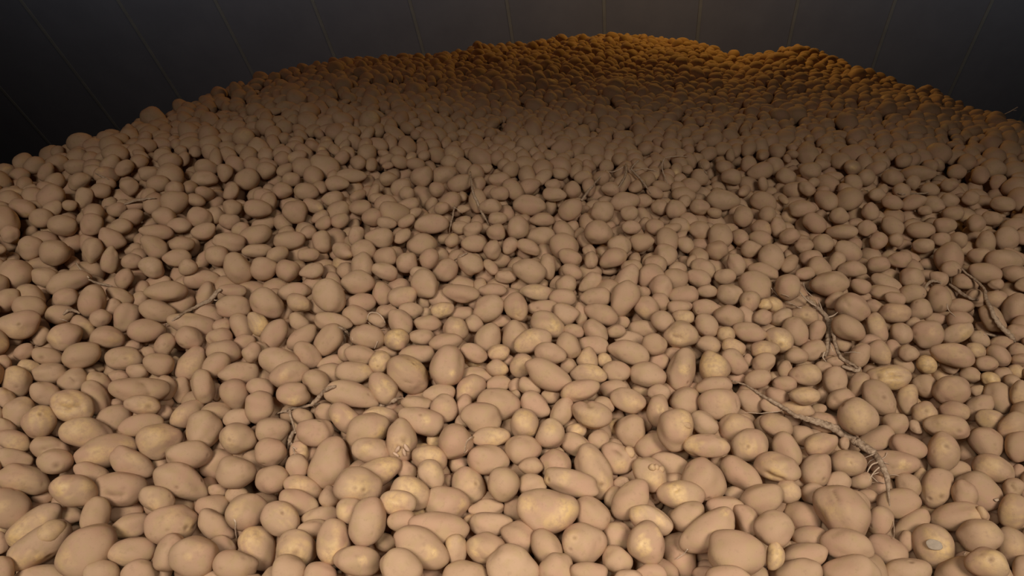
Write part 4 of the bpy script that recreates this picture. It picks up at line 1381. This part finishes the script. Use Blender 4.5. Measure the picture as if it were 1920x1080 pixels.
tag(mass, 'huge heap of dusty brown potatoes rising toward the dark panelled wall', 'potatoes', None, 'stuff')
print('HEAP tris', sum(len(a) for a in AT), 'fillers', NF, 'heap traced', NT - 300)

# ------------------------------------------------------------------ sprouts, scars and rootlets that belong to single potatoes
ALLP = np.vstack([POS, FP]); ALLS = np.vstack([SEM, FS]); ALLA = np.concatenate([AXm, FA])
def first_hit(px, py):
    d = ray(px, py); o = np.einsum('nij,nj->ni', ALLA, ORG - ALLP) / ALLS; q = (ALLA @ d) / ALLS
    A = (q * q).sum(1); Bq = 2 * (o * q).sum(1); C = (o * o).sum(1) - 1; D = Bq * Bq - 4 * A * C
    ok = D > 0; tt = np.where(ok, (-Bq - np.sqrt(np.maximum(D, 0))) / (2 * A), 1e9)
    k = int(np.argmin(tt)); return tt[k] if tt[k] < 1e8 else hit_heap(px, py)
def tube(pts, rad, seed=0, sides=7, rough=.10):
    r = np.random.RandomState(seed); pts = np.array(pts); n = len(pts)
    # resample smoothly
    u = np.linspace(0, n - 1, max(6, (n - 1) * 5)); Q = []
    for x in u:
        k = min(int(x), n - 2); f = x - k
        p0, p1, p2, p3 = pts[max(k - 1, 0)], pts[k], pts[k + 1], pts[min(k + 2, n - 1)]
        Q.append(.5 * ((2 * p1) + (-p0 + p2) * f + (2 * p0 - 5 * p1 + 4 * p2 - p3) * f * f + (-p0 + 3 * p1 - 3 * p2 + p3) * f ** 3))
    Q = np.array(Q); R = np.interp(u, range(n), rad)
    Q[1:-1] += r.normal(0, 1, Q[1:-1].shape) * (R[1:-1] * .12)[:, None]
    V, Fs = [], []
    for k in range(len(Q)):
        T = Q[min(k + 1, len(Q) - 1)] - Q[max(k - 1, 0)]; T /= np.linalg.norm(T) + 1e-9
        a = np.cross(T, [0, 0, 1.]); a /= np.linalg.norm(a) + 1e-9; b = np.cross(T, a)
        for s in range(sides):
            th = 2 * math.pi * s / sides + k * .03; rr = R[k] * (1 + r.uniform(-rough, rough))
            V.append(Q[k] + rr * (math.cos(th) * a + math.sin(th) * b * .85))
    for k in range(len(Q) - 1):
        for s in range(sides):
            s2 = (s + 1) % sides; Fs.append((k * sides + s, k * sides + s2, (k + 1) * sides + s2, (k + 1) * sides + s))
    Fs.append(tuple(range(sides - 1, -1, -1))); Fs.append(tuple((len(Q) - 1) * sides + s for s in range(sides)))
    return V, Fs
def lay_on(pix, rad_px, lift_=0.0):
    """points of a strand resting on the potatoes, seen at the listed pixels; radii in pixels"""
    # densify
    P = []
    for (x0, y0), (x1, y1) in zip(pix[:-1], pix[1:]):
        n = max(1, int(math.hypot(x1 - x0, y1 - y0) / 14))
        P += [(x0 + (x1 - x0) * k / n, y0 + (y1 - y0) * k / n) for k in range(n)]
    P.append(pix[-1]); rp = np.interp(np.linspace(0, 1, len(P)), np.linspace(0, 1, len(rad_px)), rad_px)
    ts = np.array([first_hit(x, y) for x, y in P])
    sm = ts.copy()
    for k in range(len(ts)):                              # bridges the hollows between potatoes
        a, b = max(0, k - 3), min(len(ts), k + 4); sm[k] = min(ts[k], .35 * ts[a:b].min() + .65 * ts[k])
    for _ in range(2): sm[1:-1] = np.minimum(ts[1:-1], (sm[:-2] + sm[1:-1] + sm[2:]) / 3)
    R = rp * sm / F
    return [ORG + ray(x, y) * (s - r - lift_) for (x, y), s, r in zip(P, sm, R)], R
def strand(name, pix, rad, mat, parent, seed, lift_=0.0, sides=6):
    pts, R = lay_on(pix, rad, lift_)
    V, Fs = tube(pts, R, seed, sides); V = np.array(V)
    if parent is not None:
        o = mesh_obj(name, V - np.array(parent.location), Fs, mat, parent)
    else:
        o = mesh_obj(name, V - V[0], Fs, mat); o.location = V[0].tolist()
    return o
STEMS = [  # label, [(name, pixels, radii px)]
 ('longest dried stem, running down across potatoes and ending in a tuft of rootlets', 'long_stem', [
   ('stem', [(1372, 714), (1398, 722), (1430, 742), (1462, 760), (1490, 779), (1522, 789), (1556, 800), (1588, 817), (1618, 836), (1640, 850)], [1.5, 2.2, 3.5, 4, 4.5, 5.5, 6.5, 7.5, 8, 8]),
   ('stem', [(1500, 779), (1540, 790), (1580, 806), (1612, 826)], [2.5, 4, 5, 4]),
   ('root', [(1636, 846), (1648, 862), (1658, 880), (1664, 900), (1667, 935), (1670, 960)], [7, 6.5, 5.5, 4, 1.6, .9]),
   ('root', [(1670, 960), (1676, 985), (1676, 1010)], [.9, .8, .5]),
   ('rootlet', [(1648, 866), (1634, 872), (1626, 886), (1620, 902)], [2, 1.6, 1.2, .8]), ('rootlet', [(1652, 874), (1640, 884), (1630, 902), (1640, 905)], [2, 1.4, 1, .7]),
   ('rootlet', [(1644, 858), (1630, 866), (1622, 880)], [1.6, 1.2, .7]), ('rootlet', [(1650, 862), (1660, 856), (1663, 848)], [1.4, 1, .6]), ('rootlet', [(1632, 890), (1645, 903), (1660, 906)], [1.2, 1, .7]),
   ('rootlet', [(1640, 850), (1625, 857), (1612, 860)], [1.2, .9, .6]), ('rootlet', [(1656, 880), (1642, 888), (1620, 893)], [1.3, 1, .6]),
   ('rootlet', [(1660, 895), (1672, 890), (1690, 893)], [1.1, .8, .5]), ('rootlet', [(1650, 855), (1656, 866), (1668, 870)], [1.3, 1, .5]),
   ('rootlet', [(1476, 768), (1455, 772), (1425, 775), (1395, 773)], [1.2, 1, .8, .5])]),
 ('thick forked root hanging down between potatoes, with two bare legs and a curled end', 'forked_root', [
   ('root', [(1512, 556), (1530, 575), (1548, 592), (1554, 612), (1553, 640), (1547, 668)], [2.5, 4, 5, 5.5, 4.5, 2.5]),
   ('root', [(1556, 600), (1563, 630), (1568, 652), (1578, 672), (1592, 680), (1608, 690)], [3.5, 3.2, 3, 3.5, 3.5, 2]),
   ('root', [(1578, 686), (1592, 691), (1606, 695), (1613, 688)], [3, 4, 4, 2.5]),
   ('rootlet', [(1582, 662), (1598, 660), (1613, 662)], [1.8, 1.6, .8]), ('rootlet', [(1530, 574), (1512, 562), (1500, 548), (1494, 540)], [2, 1.6, 1.2, .7]),
   ('rootlet', [(1546, 590), (1538, 572), (1534, 560)], [1.6, 1.2, .7]), ('rootlet', [(1553, 640), (1560, 655), (1565, 664)], [1.8, 1.2, .8]), ('rootlet', [(1548, 596), (1562, 592), (1572, 584)], [2, 1.4, .6]),
   ('rootlet', [(1546, 660), (1543, 670), (1549, 678)], [1.8, 1.3, .7]), ('rootlet', [(1520, 575), (1500, 577), (1484, 570)], [1.3, 1, .6])]),
 ('thin curved rootlets crossing a round potato above the forked root', 'thin_rootlets', [
   ('rootlet', [(1446, 540), (1456, 552), (1472, 564), (1490, 572)], [1.3, 1.2, 1.2, .8]), ('rootlet', [(1506, 530), (1512, 545), (1524, 556)], [1.4, 1.2, .8]), ('rootlet', [(1456, 553), (1468, 552), (1480, 557)], [.9, .8, .6])]),
 ('twisted dried root with a hooked end beside the smooth round potato', 'hooked_root', [
   ('root', [(1731, 552), (1737, 535), (1748, 527), (1760, 529), (1771, 536)], [1.6, 2.6, 3, 2.6, 1.6]),
   ('root', [(1780, 533), (1792, 541), (1806, 552), (1822, 560), (1835, 562)], [2.5, 3.2, 3.6, 3, 1.8])]),
 ('long dried root running down past potatoes by the right edge', 'bent_root', [
   ('root', [(1802, 503), (1815, 515), (1832, 528), (1845, 542), (1849, 562), (1858, 580), (1868, 600), (1882, 618), (1897, 632), (1903, 641)], [1.5, 2, 2.5, 2.6, 3.6, 4.2, 4.4, 5, 5, 2.5]),
   ('root', [(1885, 631), (1868, 630), (1850, 626), (1838, 624)], [3, 3, 2.2, 1.2]), ('rootlet', [(1846, 628), (1840, 620), (1832, 618)], [1.2, 1, .6]), ('rootlet', [(1775, 570), (1779, 582), (1792, 594)], [1.1, 1, .6])]),
 ('pale straight dried twig leaning between oval potatoes', 'pale_twig', [
   ('stem', [(310, 609), (330, 597), (350, 584), (372, 573), (392, 563), (406, 549), (414, 542)], [1.2, 2.4, 3, 3.6, 4.6, 4.4, 3]), ('rootlet', [(396, 560), (405, 563), (413, 560)], [1.6, 1.2, .6])]),
 ('branching root with one arched arm and one arm pointing down', 'branching_root', [
   ('root', [(630, 724), (615, 729), (604, 738), (594, 750), (582, 760)], [2.4, 4, 4.4, 4.6, 3]), ('root', [(600, 757), (580, 760), (560, 764), (540, 768), (518, 776)], [1.5, 2.8, 3.2, 2.8, 1]),
   ('root', [(543, 768), (546, 784), (551, 800), (554, 812)], [2.6, 2.2, 2, 1.6]), ('rootlet', [(583, 758), (590, 764)], [1.4, .8]), ('rootlet', [(525, 774), (536, 772), (548, 776)], [1, .9, .5])]),
 ('short frayed root tuft hanging over a potato', 'frayed_root', [
   ('root', [(552, 808), (546, 818), (542, 834), (540, 850)], [3, 4.5, 3.5, 1.4]), ('rootlet', [(546, 830), (550, 842), (553, 852)], [2, 1.3, .7]), ('rootlet', [(543, 832), (549, 838), (556, 842)], [1.6, 1.2, .7]), ('rootlet', [(541, 845), (538, 858)], [1.2, .6])]),
 ('thick broken stem stub wedged behind a long level potato', 'stem_stub', [('stem', [(708, 762), (722, 757), (738, 750), (752, 745)], [4, 5, 5, 3]), ('rootlet', [(745, 748), (757, 746)], [1.6, .7])]),
 ('pale upright dried stalk on the dim middle slope', 'upright_stalk', [('stem', [(882, 322), (884, 340), (887, 360), (896, 382), (905, 400), (917, 422)], [1.3, 2.4, 2.6, 2.6, 2.4, 1.2])]),
 ('thin dried stalk leaning up beside a tangle of roots', 'leaning_stalk', [('stem', [(1090, 376), (1104, 357), (1120, 338), (1136, 320)], [2.4, 2.6, 2, 1.2])]),
 ('tangle of thin dried roots on the dim middle slope', 'root_tangle', [
   ('root', [(1174, 308), (1173, 326), (1166, 342), (1154, 358)], [2, 2.4, 2, 1]), ('root', [(1182, 316), (1196, 330), (1208, 345), (1220, 362)], [1.8, 2.2, 2, 1]), ('rootlet', [(1170, 312), (1150, 322), (1130, 320)], [1.1, 1, .6]),
   ('rootlet', [(1246, 296), (1241, 312), (1246, 330), (1252, 344)], [1.4, 1.5, 1.2, .7]), ('rootlet', [(1246, 296), (1266, 293), (1290, 294)], [1.3, 1.1, .6]), ('rootlet', [(1190, 320), (1210, 316), (1232, 322)], [1.1, 1, .6]), ('rootlet', [(1198, 300), (1188, 310), (1180, 322)], [1, 1, .6])]),
 ('short forked root standing near a broad oval potato on the middle slope', 'short_forked_root', [('root', [(852, 386), (849, 404), (845, 420), (842, 436)], [1.2, 2, 1.8, 1]), ('rootlet', [(850, 388), (860, 394), (867, 400)], [1, 1, .6])]),
 ('dark short root lying flat in the middle of the slope', 'dark_root', [('root', [(852, 488), (864, 481), (876, 474)], [1, 2, 1.2])]),
 ('frayed pale fibres and rootlet above the left bean-shaped potato', 'pale_fibres', [('rootlet', [(142, 492), (152, 506), (164, 518), (170, 524)], [1.2, 1.5, 1.6, 1]), ('root', [(166, 524), (182, 530), (198, 534), (210, 537)], [1.6, 2.2, 2.2, 1])]),
 ('dried root lying level on the left slope', 'level_root', [('root', [(233, 383), (252, 377), (272, 373), (292, 371)], [1.4, 2.6, 2.4, 1])]),
 ('short pale stalk bit on the dark left slope', 'pale_stalk', [('stem', [(179, 325), (192, 331), (204, 337)], [1, 1.8, .9])]),
 ('curved dried stalk lying across potatoes on the right dim slope', 'curved_stalk', [('stem', [(1668, 360), (1690, 364), (1714, 363), (1738, 362), (1764, 354)], [1, 1.8, 2.2, 2, .8])]),
 ('tiny pale sprig high on the heap, bent at its middle', 'pale_sprig', [('stem', [(1312, 303), (1315, 313), (1322, 322), (1327, 328)], [1.6, 2, 1.6, .8])]),
 ('little bare twig sticking up at the right brow of the heap', 'bare_twig', [('stem', [(1884, 214), (1896, 208), (1908, 201)], [1, 1.2, 1]), ('rootlet', [(1898, 208), (1906, 207)], [.8, .5])]),
 ('curled rootlets around a small dark potato near a torn root', 'curled_rootlets', [('rootlet', [(688, 600), (692, 588), (704, 586), (716, 594), (722, 606)], [1, 1.3, 1.4, 1.3, .8]), ('rootlet', [(690, 604), (704, 616), (722, 620)], [1.2, 1.4, .8]), ('rootlet', [(708, 640), (702, 654)], [1, .7])]),
 ('ragged brown root crumb between two potatoes by a dark gap', 'root_crumb', [('root', [(632, 614), (642, 616), (650, 622), (656, 632)], [2, 3.4, 3, 1.4]), ('rootlet', [(660, 632), (662, 640), (660, 646)], [1.4, 1.2, .8]), ('rootlet', [(645, 628), (647, 636), (646, 642)], [1.2, 1, .6])]),
 ('thin looped fibre hugging the side of a round potato', 'looped_fibre', [('rootlet', [(886, 818), (876, 826), (872, 838), (871, 850), (878, 842)], [1.5, 1.8, 1.6, 1.2, .7])]),
 ('dried leaf-like root scraps above a bean-shaped potato at the left edge', 'root_scrap', [('root', [(118, 590), (128, 582), (140, 583), (150, 588)], [1.5, 3.4, 3, 1.2]), ('rootlet', [(112, 598), (120, 600), (128, 603)], [1, 1.4, .8])]),
]
for si, (lab, nm, parts) in enumerate(STEMS):
    p0, R0 = lay_on(parts[0][1][:2], parts[0][2][:2])
    if len(parts) == 1:
        o = strand(nm, parts[0][1], parts[0][2], M_STEM, None, si, sides=8)
    else:
        o = bpy.data.objects.new(nm, None); col.objects.link(o); o.location = p0[0].tolist(); o.empty_display_size = .05
        for k, (pn, pix, rad) in enumerate(parts):
            strand(pn, pix, rad, M_PALE if pn == 'rootlet' else M_STEM, o, si * 20 + k, sides=8 if pn != 'rootlet' else 5)
    tag(o, lab, 'root' if 'root' in nm or 'fibre' in nm else 'stem', 'dried roots and stems on the heap')

# parts of single potatoes
def child_blob(pid, name, x, y, rx, ry, rz, mat, ang=0, out=.3):
    if pid not in hero_obj: return
    i = IDX[pid]; q, m = tile_point(i, x, y); n = q / SEM[i] ** 2; n /= np.linalg.norm(n)
    view = np.array([0, 0, 1.]); a = np.cross([0, 1., 0], n); a /= np.linalg.norm(a); b = np.cross(n, a)
    c, s = math.cos(ang), math.sin(ang); a, b = a * c + b * s, -a * s + b * c
    V, T = ICO[3]; P = shape(V, (rx * m, ry * m, rz * m), int(x + y))
    W_ = P[:, :1] * a + P[:, 1:2] * b + P[:, 2:] * n + q + n * (rz * m * out)
    mesh_obj(name, W_, T, mat, hero_obj[pid], True, np.tile([.35, .6, 0], (len(V), 1)))
def child_strand(pid, name, pts, rad, mat):
    if pid not in hero_obj: return
    i = IDX[pid]; ox, oy = TILE[pid[0]]
    o = strand(name, [(ox + x / 3.6, oy + y / 3.6) for x, y in pts], rad, mat, None, len(pts) + int(pts[0][0]), sides=6)
    loc = o.location.copy(); o.parent = hero_obj[pid]; o.matrix_parent_inverse = hero_obj[pid].matrix_world.inverted(); o.location = loc
for x, y, r in ((945, 350, 24), (972, 350, 22), (1000, 362, 24)): child_blob('C18', 'knob', x, y, r, r, r, M_POT, 0, .25)
child_blob('D40', 'cut_scar', 1118, 868, 34, 44, 5, M_GREY, .3, .1)
child_blob('B4', 'sprout', 955, 225, 26, 12, 10, M_SPROUT, -.6); child_blob('B4', 'sprout', 1015, 215, 30, 13, 12, M_SPROUT, .5); child_blob('B4', 'sprout', 945, 258, 24, 9, 8, M_SPROUT, 1.1)
child_blob('B4', 'sprout', 1000, 245, 26, 10, 8, M_SPROUT, .2)
child_blob('C9', 'knob', 795, 235, 34, 42, 30, M_POT, 0, -.2); child_blob('D27', 'knob', 1448, 655, 26, 44, 30, M_POT, 0, -.1); child_blob('A33', 'knob', 350, 760, 85, 75, 60, M_POT, 0, -.45)
child_blob('G78', 'knob', 1180, 925, 24, 34, 18, M_POT, 0, 0); None
child_strand('A32', 'rootlet', [(1575, 690), (1590, 720), (1590, 780), (1600, 830)], [1.4, 2, 1.8, 1], M_PALE)
child_strand('C38', 'rootlet', [(1185, 900), (1165, 925), (1140, 945), (1110, 965)], [1.4, 1, .9, .6], M_PALE)
child_strand('D21', 'stem_scar', [(1530, 570), (1545, 565), (1555, 575)], [2.5, 3.2, 1.5], M_PALE)
child_strand('D55', 'sprout', [(1322, 935), (1335, 920), (1342, 905)], [1.2, 1.5, 2.2], M_SPROUT)
child_strand('H94', 'sprout', [(1025, 960), (1045, 975), (1065, 985), (1068, 1000)], [4, 3.4, 3.6, 2.2], M_SPROUT)
